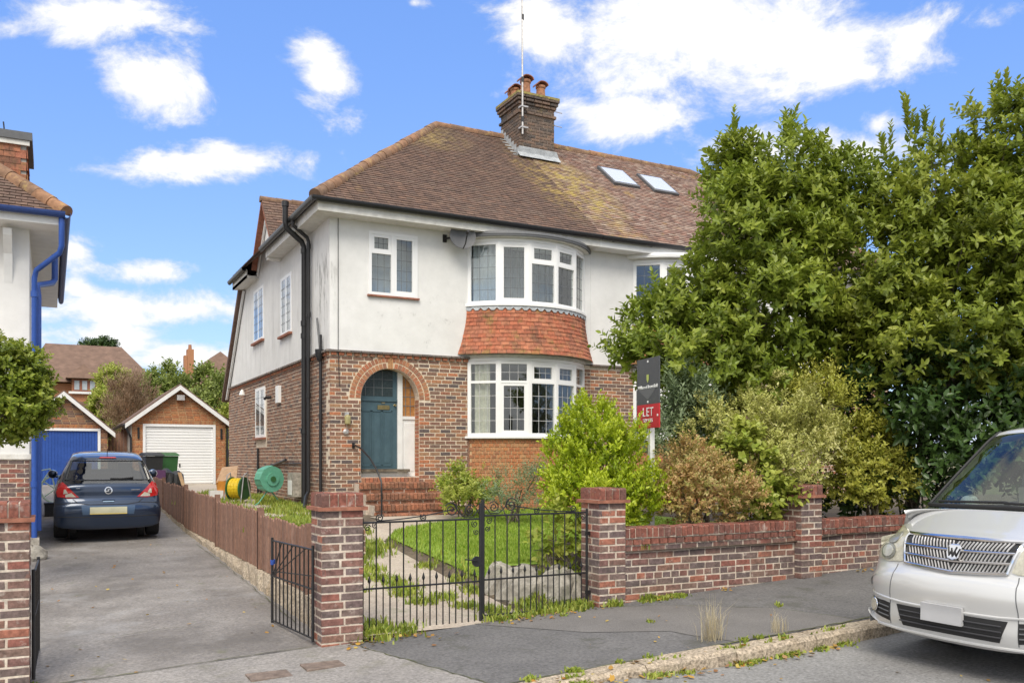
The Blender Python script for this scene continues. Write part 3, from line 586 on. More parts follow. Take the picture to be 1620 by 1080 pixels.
AX, AR, AS, TH = 5.80, .59, 2.79, 1.30           # porch arch: centre, radius, springing, threshold
BL, BR_ = 7.46, 10.16                            # bow window opening
def wall_boxes(mb, spans, y0, y1):
    for (xa, xb, za, zb) in spans: mb.box((xa, y0, za), (xb, y1, zb))
g = .005
mb = MB(); wall_boxes(mb, [(FX, AX - AR, .3, BT), (AX - AR, AX + AR, .3, TH - .01), (AX + AR, BL, .3, BT)], FY + g, FY + .24)
box('party_pier', (BR_, FY + g, .3), (PX, FY + .24, BT), m_mortar, H1)
for i in range(24):                              # masonry above the arch
    a0, a1 = math.pi * i / 24, math.pi * (i + 1) / 24; P = [(AX + AR * math.cos(a), AS + AR * math.sin(a)) for a in (a1, a0)]
    mb.prism([(P[0][0], FY + g, P[0][1]), (P[1][0], FY + g, P[1][1]), (P[1][0], FY + g, BT), (P[0][0], FY + g, BT)], (0, .23, 0))
bw = mb.build('brick_front', m_mortar, H1)
def spans_front(v):
    out_ = []; ro = AR + .235
    if v < TH: h = AR
    elif v < AS: h = AR
    else: h = math.sqrt(max(0, ro ** 2 - (v - AS) ** 2))
    if v < TH: out_ = [(FX, AX - AR), (AX + AR, BL)]
    elif h > 0.02: out_ = [(FX, AX - h - .006), (AX + h + .006, BL)]
    else: out_ = [(FX, BL)]
    return out_ + [(BR_, PX)]
pieces('brick', brick_items(FF, BT - .075 * 42, BT - .075, spans_front), 'brick', m_brick, bw, 300)
dent = []
for i in range(int((BL - FX) / .15)):             # dentil headers and drip tiles at the storey line
    dent.append((Vector((FX + .07 + .15 * i, FY - .012, BT - .045)), Vector((.1, 0, 0)), Vector((0, 0, .06)), Vector((0, -.05, 0))))
pieces('dentil_brick', dent, 'brick', m_brick_arch, bw)
m_drip = mat('drip_tile', [(.16,.14,.13), (.22,.19,.17), (.13,.115,.11), (.24,.17,.14)], .9, attr=True, var=.25, bump=.3)
drip = []
for i in range(int((BL - FX + .04) / .205)): drip.append((Vector((FX - .02 + .102 + .205 * i, FY - .02, BT + .005)), Vector((.2, 0, 0)), Vector((0, -.0, .04)), Vector((0, -.1, -.012))))
pieces('drip_tile', drip, 'brick', m_drip, bw)
vs = []
for (r0, r1, n) in ((AR, AR + .108, 26), (AR + .118, AR + .225, 33)):
    for i in range(n):
        a = math.pi * (i + .5) / n
        if abs(a - math.pi / 2) < .075: continue
        rd = Vector((math.cos(a), 0, math.sin(a))); tg = Vector((math.sin(a), 0, -math.cos(a))); rm = (r0 + r1) / 2
        vs.append((Vector((AX, FY + .112, AS)) + rd * rm + Vector((0, random.uniform(-.003, .003), 0)), tg * (math.pi * rm / n - .011), rd * (r1 - r0), Vector((0, -.23, 0))))
arch = MB()
for i in range(24):
    a0, a1 = math.pi * i / 24, math.pi * (i + 1) / 24; q = lambda a, r: (AX + r * math.cos(a), FY + .004, AS + r * math.sin(a))
    arch.prism([q(a0, AR + .004), q(a1, AR + .004), q(a1, AR + .235), q(a0, AR + .235)], (0, .2, 0))
arch = arch.build('arch', mat('pale_mortar', [(.62,.5,.36)], .95, var=.1), H1)
pieces('arch_brick', vs, 'brick', m_brick_arch, arch)
for dx in (-.034, 0, .034): box('keystone_tile', (AX + dx - .013, FY - .012, AS + AR - .01), (AX + dx + .013, FY + .1, AS + AR + .26), m_brick_orange, arch)
rev = [(Vector((AX + AR + .01, FY + .115, TH + .04 + .075 * k)), Vector((0, -.2, 0)), Vector((0, 0, .065)), Vector((-.03, 0, 0))) for k in range(20)] + [(Vector((AX - AR - .01, FY + .115, TH + .04 + .075 * k)), Vector((0, .2, 0)), Vector((0, 0, .065)), Vector((.03, 0, 0))) for k in range(20)]
pieces('reveal_brick', rev, 'brick', m_brick_arch, arch)
# --- door set, recessed
DY = FY + .235; dx0, dx1 = AX - AR - .05, AX + AR + .05; DR = onY(628, DY); PR = onY(636, DY)
door = MB().box((dx0 + .04, DY, TH + .15), (DR, DY + .05, 3.4)).build('door', m_door, H1)
dw = DR - AX + AR; pw = (DR - .09 - (AX - AR + .07)) / 3
for k in range(3):
    xa = AX - AR + .06 + k * pw + .01
    for (a, b, c, d) in ((xa, xa + .02, 1.52, 2.58), (xa + pw - .03, xa + pw - .01, 1.52, 2.58), (xa, xa + pw - .01, 1.5, 1.53), (xa, xa + pw - .01, 2.56, 2.59)): MB().box((a, DY - .012, c), (b, DY + .01, d)).build('panel_moulding', m_door, door)
    box('door_panel', (xa + .05, DY - .006, 1.56), (xa + pw - .06, DY + .01, 2.53), m_door, door)
box('door_glass', (AX - AR + .02, DY - .006, 2.86), (DR - .09, DY + .01, 3.36), m_dkglass, door)
box('lock_rail', (AX - AR, DY - .022, 2.76), (DR, DY + .01, 2.8), m_door, door)
for xx in (AX - AR + .16, AX - AR + .33, AX - AR + .5): box('leading', (xx, DY - .009, 2.86), (xx + .008, DY, 3.36), m_lead, door)
for zz in (3.02, 3.18): box('leading', (AX - AR + .02, DY - .0095, zz), (DR - .09, DY, zz + .008), m_lead, door)
xl = onY(608, DY); box('letterbox', (xl - .14, DY - .018, 2.6), (xl + .1, DY + .01, 2.685), m_brass, door)
MB().tube([(xl - .06, DY, 2.72), (xl - .06, DY - .03, 2.73), (xl - .0, DY - .03, 2.73), (xl + .0, DY, 2.72)], .006, 6).build('knocker', m_brass, door)
MB().lathe([(.022, 0), (.022, -.012), (.012, -.02), (.026, -.045), (.02, -.06)], (DR - .05, DY, 2.69), 12, 'y').build('door_knob', m_brass, door, smooth=True)
fr = MB().box((dx0, DY - .01, TH), (AX + AR + .05, DY + .06, TH + .07)).box((DR + .003, DY - .03, TH + .07), (PR, DY + .06, 3.45)).box((PR, DY - .02, 2.42), (dx1, DY + .06, 2.48)).box((dx0, DY + .0, 3.36), (dx1, DY + .06, 3.44)).box((dx0, DY + .052, TH + .07), (dx1, DY + .065, 3.4)).build('door_frame', m_whitepaint, H1)
box('sidelight_panel', (PR + .002, DY + .004, TH + .07), (dx1, DY + .05, 2.42), m_whitepaint, fr); box('inner_panel', (PR + .05, DY - .008, TH + .1), (dx1 - .06, DY + .02, 2.34), m_whitepaint, fr)
box('sidelight_glass', (PR + .002, DY + .01, 2.48), (dx1, DY + .04, 3.36), m_amber, fr)
for k in range(3): box('leading', (PR + .07 + .1 * k, DY + .002, 2.48), (PR + .08 + .1 * k, DY + .012, 3.36), m_lead, fr)
for k in range(4): box('leading', (PR, DY + .0015, 2.68 + .18 * k), (dx1, DY + .012, 2.69 + .18 * k), m_lead, fr)
box('door_sill', (AX - AR + .005, DY - .12, TH + .09), (PR + .12, DY + .0, TH + .145), m_bark, fr)
# --- rendered upper wall
mb = MB(); W0, W1, WB, WT = onY(583, FY), onY(660, FY), 4.77, 5.98
wall_boxes(mb, [(FX, W0, BT + .02, 6.3), (W0, W1, BT + .02, WB), (W0, W1, WT, 6.3), (W1, BL, BT + .02, 6.3), (BL, BR_, 6.0, 6.3), (BR_, PX, BT + .02, 6.3)], FY - .006, FY + .22)
mb.build('rendered_front', m_render, H1)
box('party_wall', (PX - .12, FY + .24, .3), (PX - .004, 26, 6.3), m_room, H1)
SY = [16.2, 20.25, 21.35, 22.45, 24.3, 26.75]
sp = [(SY[0], BT + .02), (SY[0], 6.3), (SY[1], 6.3), (SY[2], 7.62), (SY[3], 6.35), (SY[4], 6.25), (SY[5], 3.62)]
sp = [(FX - .006, y if y > 16.3 else FY + .221, z) for y, z in sp]
MB().prism(sp, (.22, 0, 0)).build('rendered_side', m_render, H1)
MB().box((FX - .006, FY - .006, BT + .02), (FX - .001, FY + .23, 6.3)).build('render_return', m_render, H1)
bs_ = MB().box((FX + g, FY + .245, .3), (FX + .24, SY[5], BT)).build('brick_side', m_mortar, H1)
gwY0, gwY1 = onX(420, FX), onX(405, FX)
nsd = int((gwY0 - FY) / .225)
def sp_side(v): return [(-SY[5], -gwY1 - .0), (-FY - nsd * .225 + .014, -FY)] if 1.95 < v < 3.15 else [(-FY - 46 * .225 - .211, -FY)]
pieces('brick', brick_items(FS, BT - .075 * 42, BT - .075, sp_side), 'brick', m_brick_side, bs_, 0, 'side_bricks')
box('corner_mortar', (FX + .008, FY + .004, .3), (FX + .1, FY + .25, BT), m_mortar, bs_)
dr2 = [(Vector((FX - .02, FY - .02 + .102 + .205 * i, BT + .005)), Vector((0, -.2, 0)), Vector((0, 0, .04)), Vector((-.1, 0, -.012))) for i in range(50)]
dn2 = [(Vector((FX - .012, FY + .07 + .15 * i, BT - .045)), Vector((0, -.1, 0)), Vector((0, 0, .06)), Vector((-.05, 0, 0))) for i in range(68)]
pieces('drip_tile', dr2, 'brick', m_drip, bs_); pieces('dentil_brick', dn2, 'brick', m_brick_arch, bs_)
# --- windows
def light(p, F, u0, u1, v0, v1, cf, nx, nz, n0=0., lm=None, gl=None):
    """one glazed light: optional casement ring, pane, lead lines"""
    w_ = .052 if cf else 0
    if cf:
        mb = MB()
        for (a, b, c, d) in ((u0, u1, v0, v0 + w_), (u0, u1, v1 - w_, v1), (u0, u0 + w_, v0 + w_, v1 - w_), (u1 - w_, u1, v0 + w_, v1 - w_)): mb.fbox(F, a, b, c, d, n0 - .03, n0 + .022)
        mb.build('casement', m_white, p)
    a, b, c, d = u0 + w_, u1 - w_, v0 + w_, v1 - w_
    MB().fbox(F, a - .005, b + .005, c - .005, d + .005, n0 - .012, n0 - .008).build('pane', gl or m_glass, p)
    mb = MB(); e = .0045
    for i in range(1, nx): q = a + (b - a) * i / nx; mb.fbox(F, q - e, q + e, c, d, n0 - .0075, n0 - .003)
    for i in range(1, nz): q = c + (d - c) * i / nz; mb.fbox(F, a, b, q - e, q + e, n0 - .0072, n0 - .0035)
    mb.build('leading', lm or m_lead, p)
def room(p, a, b, m=m_room):
    x0, y0, z0 = a; x1, y1, z1 = b
    MB().add([(x0,y0,z0),(x1,y0,z0),(x1,y1,z0),(x0,y1,z0),(x0,y0,z1),(x1,y0,z1),(x1,y1,z1),(x0,y1,z1)], [(0,1,2,3),(4,7,6,5),(1,5,6,2),(2,6,7,3),(3,7,4,0)]).build('room', m, p)
def ringframe(F, u0, u1, v0, v1, w_, n0, n1, bars=()):
    mb = MB()
    for (a, b, c, d) in ((u0, u1, v0, v0 + w_), (u0, u1, v1 - w_, v1), (u0, u0 + w_, v0 + w_, v1 - w_), (u1 - w_, u1, v0 + w_, v1 - w_)) + tuple(bars): mb.fbox(F, a, b, c, d, n0, n1)
    return mb
FW = frame((0, FY - .0, 0), (1, 0, 0), (0, -1, 0)); um = (W0 + W1) / 2 - .02
wn = ringframe(FW, W0, W1, WB, WT, .055, -.05, .03, [(um - .03, um + .03, WB + .055, WT - .055), (W0 + .055, um - .03, 5.56, 5.6)]).build('window', m_white, H1)
light(wn, FW, um + .032, W1 - .056, WB + .056, WT - .056, True, 3, 5)
light(wn, FW, W0 + .056, um - .032, WB + .056, 5.558, False, 3, 3); light(wn, FW, W0 + .056, um - .032, 5.602, WT - .056, True, 3, 2)
MB().box((W0 - .03, FY - .06, WB - .035), (W1 + .03, FY + .1, WB - .002)).build('sill', m_sill, wn)
room(H1, (4.9, FY + .24, 4.0), (7.3, 20, 6.2)); 
box('blind', (W0 - .05, FY + .34, 4.78), (W1 + .05, FY + .36, 6.02), m_net, wn)
def side_window(px0, px1, ptop, pbot, nl):
    ya, yb = onX(px1, FX), onX(px0, FX); ym = (ya + yb) / 2; zt, zb = zat(ptop, FX, ym), zat(pbot, FX, ym); u0, u1 = -yb, -ya; n0 = .0
    f = ringframe(FS, u0, u1, zb, zt, .07, -.03, .022, [(-ym - .035, -ym + .035, zb + .07, zt - .07)] if nl == 2 else []).build('window', m_white, H1)
    sp_ = [(u0 + .07, -ym - .035), (-ym + .035, u1 - .07)] if nl == 2 else [(u0 + .07, u1 - .07)]
    MB().fbox(FS, u0 + .07, u1 - .07, zb + .07, zt - .07, .0062, .008).build('backing', m_net, f)
    for (a, b) in sp_: light(f, FS, a, b, zb + .07, zt - .07, False, 3, 6, .026)
    MB().fbox(FS, u0 - .05, u1 + .05, zb - .05, zb - .002, 0, .08).build('sill', m_sill, f)
side_window(445, 462, 436, 529, 2); side_window(402, 418, 456, 540, 2); side_window(405, 420, 613, 692, 2)
BW, BS = 1.35, .65; BRad = (BW ** 2 + BS ** 2) / (2 * BS); BTh = math.asin(BW / BRad)
def bow(cx, e, n=5, y_wall=FY):                   # points of the bow plan offset outward by e, wall to wall
    yc = y_wall - BS + BRad; r = BRad + e; th = math.acos(clampf((yc - y_wall) / r, -1, 1)) if e else BTh
    return [Vector((cx + r * math.sin(-th + 2 * th * i / n), yc - r * math.cos(-th + 2 * th * i / n), 0)) for i in range(n + 1)]
def bow_slab(mb, cx, e, z0, z1, n=30, e2=None):
    P = bow(cx, e, n); P2 = bow(cx, e if e2 is None else e2, n); k = len(P)
    vs = [p + Vector((0, 0, z0)) for p in P] + [p + Vector((0, 0, z1)) for p in P2]
    mb.add(vs, [(i, i + 1, k + i + 1, k + i) for i in range(k - 1)] + [list(range(k))[::-1], list(range(k, 2 * k))])
def bay(H, cx, tidy):
    lo = MB(); bow_slab(lo, cx, -.014, .3, 2.05); MB().box((cx - BW - .03, FY - .003, .3), (cx - BW + .12, FY + .2, 2.05)).build('bay_return', m_brick, H)
    base_ = lo.build('bay_base', m_mortar_o, H); it = []
    yc = FY - BS + BRad; r = BRad - .006; th = math.acos((yc - FY) / r)
    for k in range(23):
        z = 2.03 - .075 * k - .04; n = int(2 * th * r / .1125)
        for i in range(n + 1):
            a = -th + (i + (.5 if k % 2 else 0)) * .117 / r + .03
            if a > th - .03: continue
            nn = Vector((math.sin(a), -math.cos(a), 0)); it.append((Vector((cx, yc, z)) + nn * (r - .01), Vector((math.cos(a), math.sin(a), 0)) * .1025, Vector((0, 0, .065)), nn * .03))
    pieces('brick', it, 'brick', m_brick_orange, base_, 0, 'bay_bricks')
    def tier(zb, zt, ztr, split, cas, nm, lead):
        P = bow(cx, 0); Z = Vector((0, 0, 1)); wnd = MB(); fr_ = []
        for i in range(5):
            U = (P[i + 1] - P[i]).normalized(); F = (P[i], U, Z, U.cross(Z)); Lf = (P[i + 1] - P[i]).length; fr_.append((F, Lf))
            wnd.fbox(F, -.02, .05, zb, zt, -.04, .03); wnd.fbox(F, Lf - .05, Lf + .02, zb, zt, -.041, .029)
            wnd.fbox(F, .05, Lf - .05, zb, zb + .06, -.04, .028); wnd.fbox(F, .05, Lf - .05, zt - .06, zt, -.04, .028)
            if split[i]: wnd.fbox(F, .05, Lf - .05, ztr - .025, ztr + .025, -.04, .03)
        wo = wnd.build('bay_window', m_white, H)
        for i, (F, Lf) in enumerate(fr_):
            if split[i]:
                light(wo, F, .05, Lf - .05, zb + .06, ztr - .025, cas[i] & 1, 3, 4, lm=lead); light(wo, F, .05, Lf - .05, ztr + .025, zt - .06, cas[i] & 2, 3, 2, lm=lead)
            else: light(wo, F, .05, Lf - .05, zb + .06, zt - .06, cas[i] & 1, 3, 5, lm=lead)
        sl = MB(); bow_slab(sl, cx, .07, zb - .045, zb - .002); sl.build('sill', m_white, wo)
        hd = MB(); bow_slab(hd, cx, .02, zt + .002, zt + .06); hd.build('head', m_white, wo)
        return wo
    w1 = tier(2.1, 3.6, 3.18, (1, 1, 1, 1, 1), (0, 1, 2, 2, 0), 'lower', m_leadlt)
    w2 = tier(4.74, 5.98, 5.58, (0, 0, 1, 1, 0), (0, 1, 2, 2, 0), 'upper', m_lead)
    room(H, (cx - 2.2 if tidy else cx - 1.4, FY + .3, 1.3), (cx + 1.4, 20.2, 3.62)); room(H, (cx - 1.4, FY + .3, 4.4), (cx + 1.4, 19.8, 6.05))
    for z0, z1 in ((3.665, 3.73), (6.045, 6.06)):
        s = MB(); bow_slab(s, cx, .05 if z0 < 4 else .12, z0, z1); s.build('soffit_board', m_fascia, H)
    # tile hung apron
    core = MB(); yc = FY - BS + BRad; zt, zb = 4.68, 3.74
    ez = lambda z: .02 + .16 * ((zt - z) / (zt - zb)) ** 1.7
    zs = lsp(zb, zt, 8)
    for a, b in zip(zs[:-1], zs[1:]): bow_slab(core, cx, ez(a), a, b, 24, ez(b))
    ap = core.build('tile_hung_apron', m_room, H); it = []; rows = 11; gz = (zt - zb - .03) / rows
    for k in range(rows):
        z = zb + gz * (k + .5); e = ez(z) + .012; r = BRad + e; th = math.acos(clampf((yc - FY) / r)); dz = (ez(z + .04) - ez(z - .04)) / .08
        n = int(2 * th * r / .166)
        for i in range(n + 2):
            a0 = -th + (i - (.5 if k % 2 else 0)) * .166 / r; a1 = a0 + .16 / r; a0 = max(a0, -th); a1 = min(a1, th)
            if a1 - a0 < .02: continue
            a = (a0 + a1) / 2; nn = Vector((math.sin(a), -math.cos(a), 0)); up = (Vector((0, 0, 1)) + nn * (dz - .14)).normalized(); tg = Vector((math.cos(a), math.sin(a), 0))
            it.append((Vector((cx, yc, z + random.uniform(-.004, .004))) + nn * (r + random.uniform(-.003, .004)), (tg + Vector((0, 0, random.uniform(-.02, .02)))) * (a1 - a0) * r, up * (gz + .035), up.cross(tg) * -.014))
    pieces('hung_tile', it, 'tile', m_hung, ap, 260)
    P = bow(cx, .045, 60); Q = bow(cx, .06, 60); fl = MB()
    for i in range(60):
        s0, s1 = (abs(math.sin(math.pi * (i + d) / 3)) for d in (0, 1)); z0_, z1_ = 4.655 - .06 * s0, 4.655 - .06 * s1
        fl.add([P[i] + Vector((0, 0, 4.7)), P[i + 1] + Vector((0, 0, 4.7)), Q[i + 1] + Vector((0, 0, z1_)), Q[i] + Vector((0, 0, z0_))], [(0, 1, 2, 3)])
    fl.build('scalloped_flashing', m_leadsheet, ap)
    rf = MB(); bow_slab(rf, cx, .16, 6.06, 6.10); bow_slab(rf, cx, .17, 6.10, 6.155, 30, .15)
    rf.build('bay_roof', m_dish if tidy else m_white, H); return w1, w2
w1, w2 = bay(H1, (BL + BR_) / 2, True); bay(H2, 12.85, False)
def curtain(p, pts, z0, z1, m, amp=.03, wv=.11):
    P = [Vector(q) for q in pts]; L = (P[1] - P[0]).length; n = int(L / .02); U = (P[1] - P[0]).normalized(); Nn = U.cross(Vector((0, 0, 1))); vs = []
    for i in range(n + 1):
        u = L * i / n; q = P[0] + U * u + Nn * amp * math.sin(u / wv * 6.28 + .5 * math.sin(u * 9)); vs += [q + Vector((0, 0, z0)), q + Vector((0, 0, z1))]
    MB().add(vs, [(2 * i, 2 * i + 2, 2 * i + 3, 2 * i + 1) for i in range(n)]).build('curtain', m, p, smooth=True)
cxb = (BL + BR_) / 2
curtain(w1, [(cxb - 1.22, FY - .0, 0), (cxb - .98, FY - .2, 0)], 2.12, 3.6, m_curtain); curtain(w2, [(cxb - 1.25, FY + .02, 0), (cxb - .85, FY - .25, 0)], 4.75, 6.0, m_net); curtain(w2, [(cxb + .95, FY - .2, 0), (cxb + 1.2, FY + .1, 0)], 4.75, 6.0, m_net)
curtain(w2, [(cxb - .5, FY + .25, 0), (cxb + .9, FY + .25, 0)], 4.75, 6.0, m_net, .02); curtain(w1, [(cxb + .95, FY - .15, 0), (cxb + 1.15, FY + .05, 0)], 2.12, 3.6, m_curtain)
# --- roof
EX, EY, EZ, RY, RZ, RX0, RX1 = 4.25, 15.8, 6.38, 19.8, 9.66, 8.25, 15.9; SL = math.hypot(RY - EY, RZ - EZ); vf = Vector((0, (RY - EY) / SL, (RZ - EZ) / SL))
def tile_items(P0, U, Vs, poly, gauge=.1, wd=.165, sag=0):
    P0 = Vector(P0); U = Vector(U); Vs = Vector(Vs).normalized(); Nn = U.cross(Vs); it = []; k = 0
    vmax = max(q[1] for q in poly); v = min(q[1] for q in poly) + .0; n = len(poly)
    while v < vmax - .02:
        vm = v + gauge / 2; xs = []
        for i in range(n):
            (a, b), (c, d) = poly[i], poly[(i + 1) % n]
            if (b - vm) * (d - vm) < 0: xs.append(a + (c - a) * (vm - b) / (d - b))
        if len(xs) >= 2:
            x0, x1 = min(xs), max(xs); u = x0 - (wd / 2 if k % 2 else 0)
            while u < x1 - .02:
                a, b = max(u, x0), min(u + wd - .006, x1)
                if b - a > .02:
                    tl = random.uniform(.13, .15); nn = (Nn + Vs * tl).normalized(); vv = (Vs + Nn * -tl).normalized()
                    it.append((P0 + U * ((a + b) / 2) + Vs * (v + .06 + random.uniform(-.006, .006)) + Nn * (.022 + random.uniform(-.0015, .002) + .012 * math.sin(u * 1.3) * math.sin(v * 1.1)), (U + Vs * random.uniform(-.03, .03)) * (b - a), vv * .14, nn * .02))
                u += wd
        v += gauge; k += 1
    return it
def plane(name, pts, m, p): return MB().add(pts, [list(range(len(pts)))]).build(name, m, p)
r1 = MB().add([(EX, EY, EZ), (PX, EY, EZ), (PX, RY, RZ), (RX0, RY, RZ), (EX, 23.8, EZ), (PX, 23.8, EZ)], [(0, 1, 2, 3), (0, 3, 4), (3, 2, 5, 4)]).build('roof', m_tile, H1)
tiles = tile_items((EX, EY - .03, EZ - .02), (1, 0, 0), vf, [(0, 0), (PX - EX, 0), (PX - EX, SL + .03), (RX0 - EX, SL + .03)])
pieces('roof_tile', tiles, 'tile', m_tile, r1, 300)
sv = Vector((RX0 - EX, 0, RZ - EZ)).normalized()
pieces('side_tile', tile_items((EX - .03, 23.8, EZ - .02), (0, -1, 0), sv, [(0, 0), (8.0, 0), (4.0, SL)]), 'tile', m_tile, r1, 0, 'side_tiles')
r2 = MB().add([(PX, EY, EZ), (20.05, EY, EZ), (RX1, RY, RZ), (PX, RY, RZ), (20.05, 23.8, EZ), (PX, 23.8, EZ)], [(0, 1, 2, 3), (1, 4, 2), (3, 2, 4, 5)]).build('roof', m_tile2, H2)
t2 = tile_items((PX, EY - .03, EZ - .02), (1, 0, 0), vf, [(0, 0), (20.05 - PX, 0), (RX1 - PX, SL + .03), (0, SL + .03)])
pieces('roof_tile', t2, 'tile', m_tile2, r2, 300)
def half_round(a, b, r, m, p, name):
    a, b = Vector(a), Vector(b); L = (b - a).length; t = (b - a) / L; n = int(L / .31); s = t.cross(Vector((0, 0, 1))).normalized(); up = s.cross(t)
    for i in range(n):
        mb = MB(); mb.cur = random.random(); p0 = a + t * (L * i / n - .008); p1 = a + t * (L * (i + 1) / n + .008); rr = r * random.uniform(.95, 1.06); off = up * random.uniform(-.008, .008)
        A = [(math.cos(q) * rr, math.sin(q) * rr) for q in lsp(-.35, math.pi + .35, 9)]
        vs = [p0 + s * x + up * (y * 1.0 - .03) + off for x, y in A] + [p1 + s * x * .93 + up * (y * .93 - .03) + off for x, y in A]; k = len(A)
        mb.add(vs, [(j, j + 1, k + j + 1, k + j) for j in range(k - 1)] + [list(range(k))[::-1], list(range(k, 2 * k))])
        mb.build(name, m, p, smooth=True)
half_round((RX0, RY, RZ + .04), (PX - .3, RY, RZ + .04), .11, m_ridge, r1, 'ridge_tile'); half_round((EX - .04, EY - .04, EZ + .03), (RX0, RY, RZ + .04), .12, m_ridge, r1, 'hip_tile')
half_round((PX + .6, RY, RZ + .04), (RX1, RY, RZ + .04), .11, m_ridge, r2, 'ridge_tile'); half_round((20.1, EY - .04, EZ + .03), (RX1, RY, RZ + .04), .12, m_ridge, r2, 'hip_tile')
# cross gable and rear slope on the side
gv = Vector((0, 1.15, 1.36)).normalized(); gL = math.hypot(1.15, 1.36)
cg = MB().add([(4.42, 20.2, 6.42), (4.55, 20.2, 6.42), (5.95, 21.35, 7.78), (4.42, 21.35, 7.78), (4.42, 22.5, 6.42), (4.55, 22.5, 6.42)], [(0, 1, 2, 3), (3, 2, 5, 4)]).build('gable_roof', m_tile, H1)
pieces('gable_tile', tile_items((4.42, 20.2, 6.42), (1, 0, 0), gv, [(0, 0), (.1, 0), (1.53, gL), (0, gL)]), 'tile', m_tile, cg)
half_round((4.4, 21.35, 7.8), (5.9, 21.35, 7.8), .1, m_ridge, cg, 'ridge_tile')
for (a, b) in (((20.2, 6.38), (21.35, 7.74)), ((22.5, 6.38), (21.35, 7.74))):
    MB().prism([(4.55, a[0], a[1] - .2), (4.55, b[0], b[1] - .24), (4.55, b[0], b[1] - .02), (4.55, a[0], a[1] - .02)], (.04, 0, 0)).build('barge_board', m_whitepaint, cg)
    MB().prism([(4.42, a[0], a[1] - .06), (4.42, b[0], b[1] - .06), (4.42, b[0], b[1] + .03), (4.42, a[0], a[1] + .03)], (.2, 0, 0)).build('verge_tile', m_sill, cg)
rs_ = MB().prism([(4.44, 23.8, 6.42), (4.44, 24.3, 6.30), (4.44, 26.95, 3.42), (4.44, 26.95, 3.3), (4.44, 24.25, 6.16), (4.44, 23.8, 6.3)], (PX - 4.44, 0, 0)).build('rear_roof', m_tile, H1)
MB().prism([(4.53, 24.3, 6.12), (4.53, 26.85, 3.36), (4.53, 26.72, 3.36), (4.53, 24.15, 6.1)], (.05, 0, 0)).build('barge_board', m_whitepaint, rs_)
MB().box((4.3, 22.55, 6.14), (FX, 24.4, 6.2)).box((4.3, 22.55, 6.14), (4.33, 24.4, 6.34)).build('side_fascia', m_fascia, H1)
# eaves
MB().box((EX + .05, EY + .03, 6.14), (PX, FY, 6.18)).box((EX + .05, EY + .01, 6.142), (PX, EY + .03, 6.34)).box((EX + .05, EY + .03, 6.141), (FX, 20.2, 6.179)).box((EX + .03, EY + .01, 6.143), (EX + .05, 20.2, 6.339)).box((EX + .05, 20.0, 6.1), (FX, 20.22, 6.139)).build('eaves_boards', m_fascia, H1)
MB().box((PX, EY + .03, 6.14), (20, FY, 6.18)).box((PX, EY + .01, 6.142), (20, EY + .03, 6.34)).build('eaves_boards', m_whitepaint, H2)
def gutter(a, b, p, m=m_black):
    a, b = Vector(a), Vector(b); t = (b - a).normalized(); s = t.cross(Vector((0, 0, 1))); A = [(math.cos(q) * .06, math.sin(q) * .06) for q in lsp(math.pi, 2 * math.pi, 8)] + [(math.cos(q) * .052, math.sin(q) * .052) for q in lsp(2 * math.pi, math.pi, 8)]
    MB().prism([a + s * x + Vector((0, 0, y * 1.5 + .01)) for x, y in A], b - a).build('gutter', m, p)
gutter((EX - .1, EY - .06, 6.36), (PX, EY - .06, 6.36), H1); gutter((EX - .06, 20.25, 6.36), (EX - .06, EY - .1, 6.36), H1); gutter((4.24, 24.5, 6.36), (4.24, 22.5, 6.36), H1); gutter((PX + .01, EY - .06, 6.355), (20, EY - .06, 6.355), H2)
for i in range(9): MB().box((PX + .3 + i, EY - .05, 6.28), (PX + .34 + i, EY + .01, 6.3)).build('gutter_bracket', m_black, H2)
# --- pipes on the side wall
def pipe(name, pts, r, p, m=m_black, collars=()):
    o = MB().tube(pts, r, 12).build(name, m, p, smooth=True)
    for c in collars: MB().tube([(c[0], c[1], c[2] - .05), (c[0], c[1], c[2] + .05)], r * 1.28, 12).build('collar', m, o, smooth=True)
    return o
sy1 = onX(482, FX - .1); gsid = .66
vy, vz = onX(455, 4.1), 6.75
pipe('soil_pipe', [(4.1, sy1 - .1, 6.72), (4.1, sy1 - .1, 6.3), (4.12, sy1 - .09, 6.2), (4.45, sy1, 5.98), (4.5, sy1, 5.86), (4.5, sy1, gsid - .1)], .056, H1, collars=[(4.1, sy1 - .1, 6.66), (4.5, sy1, 5.8), (4.5, sy1, 4.35), (4.5, sy1, 4.1), (4.5, sy1, 2.2)])
sy2 = onX(489, FX - .07)
pipe('downpipe', [(EX - .05, sy2 - .1, 6.32), (EX - .05, sy2 - .1, 6.2), (4.5, sy2, 6.02), (4.53, sy2, 5.94), (4.53, sy2, 1.0), (4.45, sy2 - .12, .9), (4.3, sy2 - .55, .66)], .037, H1, collars=[(4.53, sy2, 5.85), (4.53, sy2, 4.5), (4.53, sy2, 2.9)])
sy3 = onX(508, FX - .05)
wp = pipe('waste_pipe', [(4.55, sy3, 3.62), (4.55, sy3, .68)], .03, H1, collars=[(4.55, sy3, 2.45)])
MB().lathe([(.04, -.12), (.085, -.02), (.09, .1), (.08, .1)], (4.53, sy3, 3.62), 12).build('hopper', m_black, wp, smooth=True)
MB().tube([(4.55, sy3 + .25, 4.35), (4.55, sy3 + .02, 3.66)], .022, 8).build('inlet', m_dish, wp); MB().tube([(4.55, sy3 - .02, 4.0), (4.55, sy3 - .01, 3.66)], .025, 8).build('inlet', m_black, wp)
yq = onX(440, FX - .04); yq2 = onX(408, FX - .04); zq = zat(725, FX, yq)
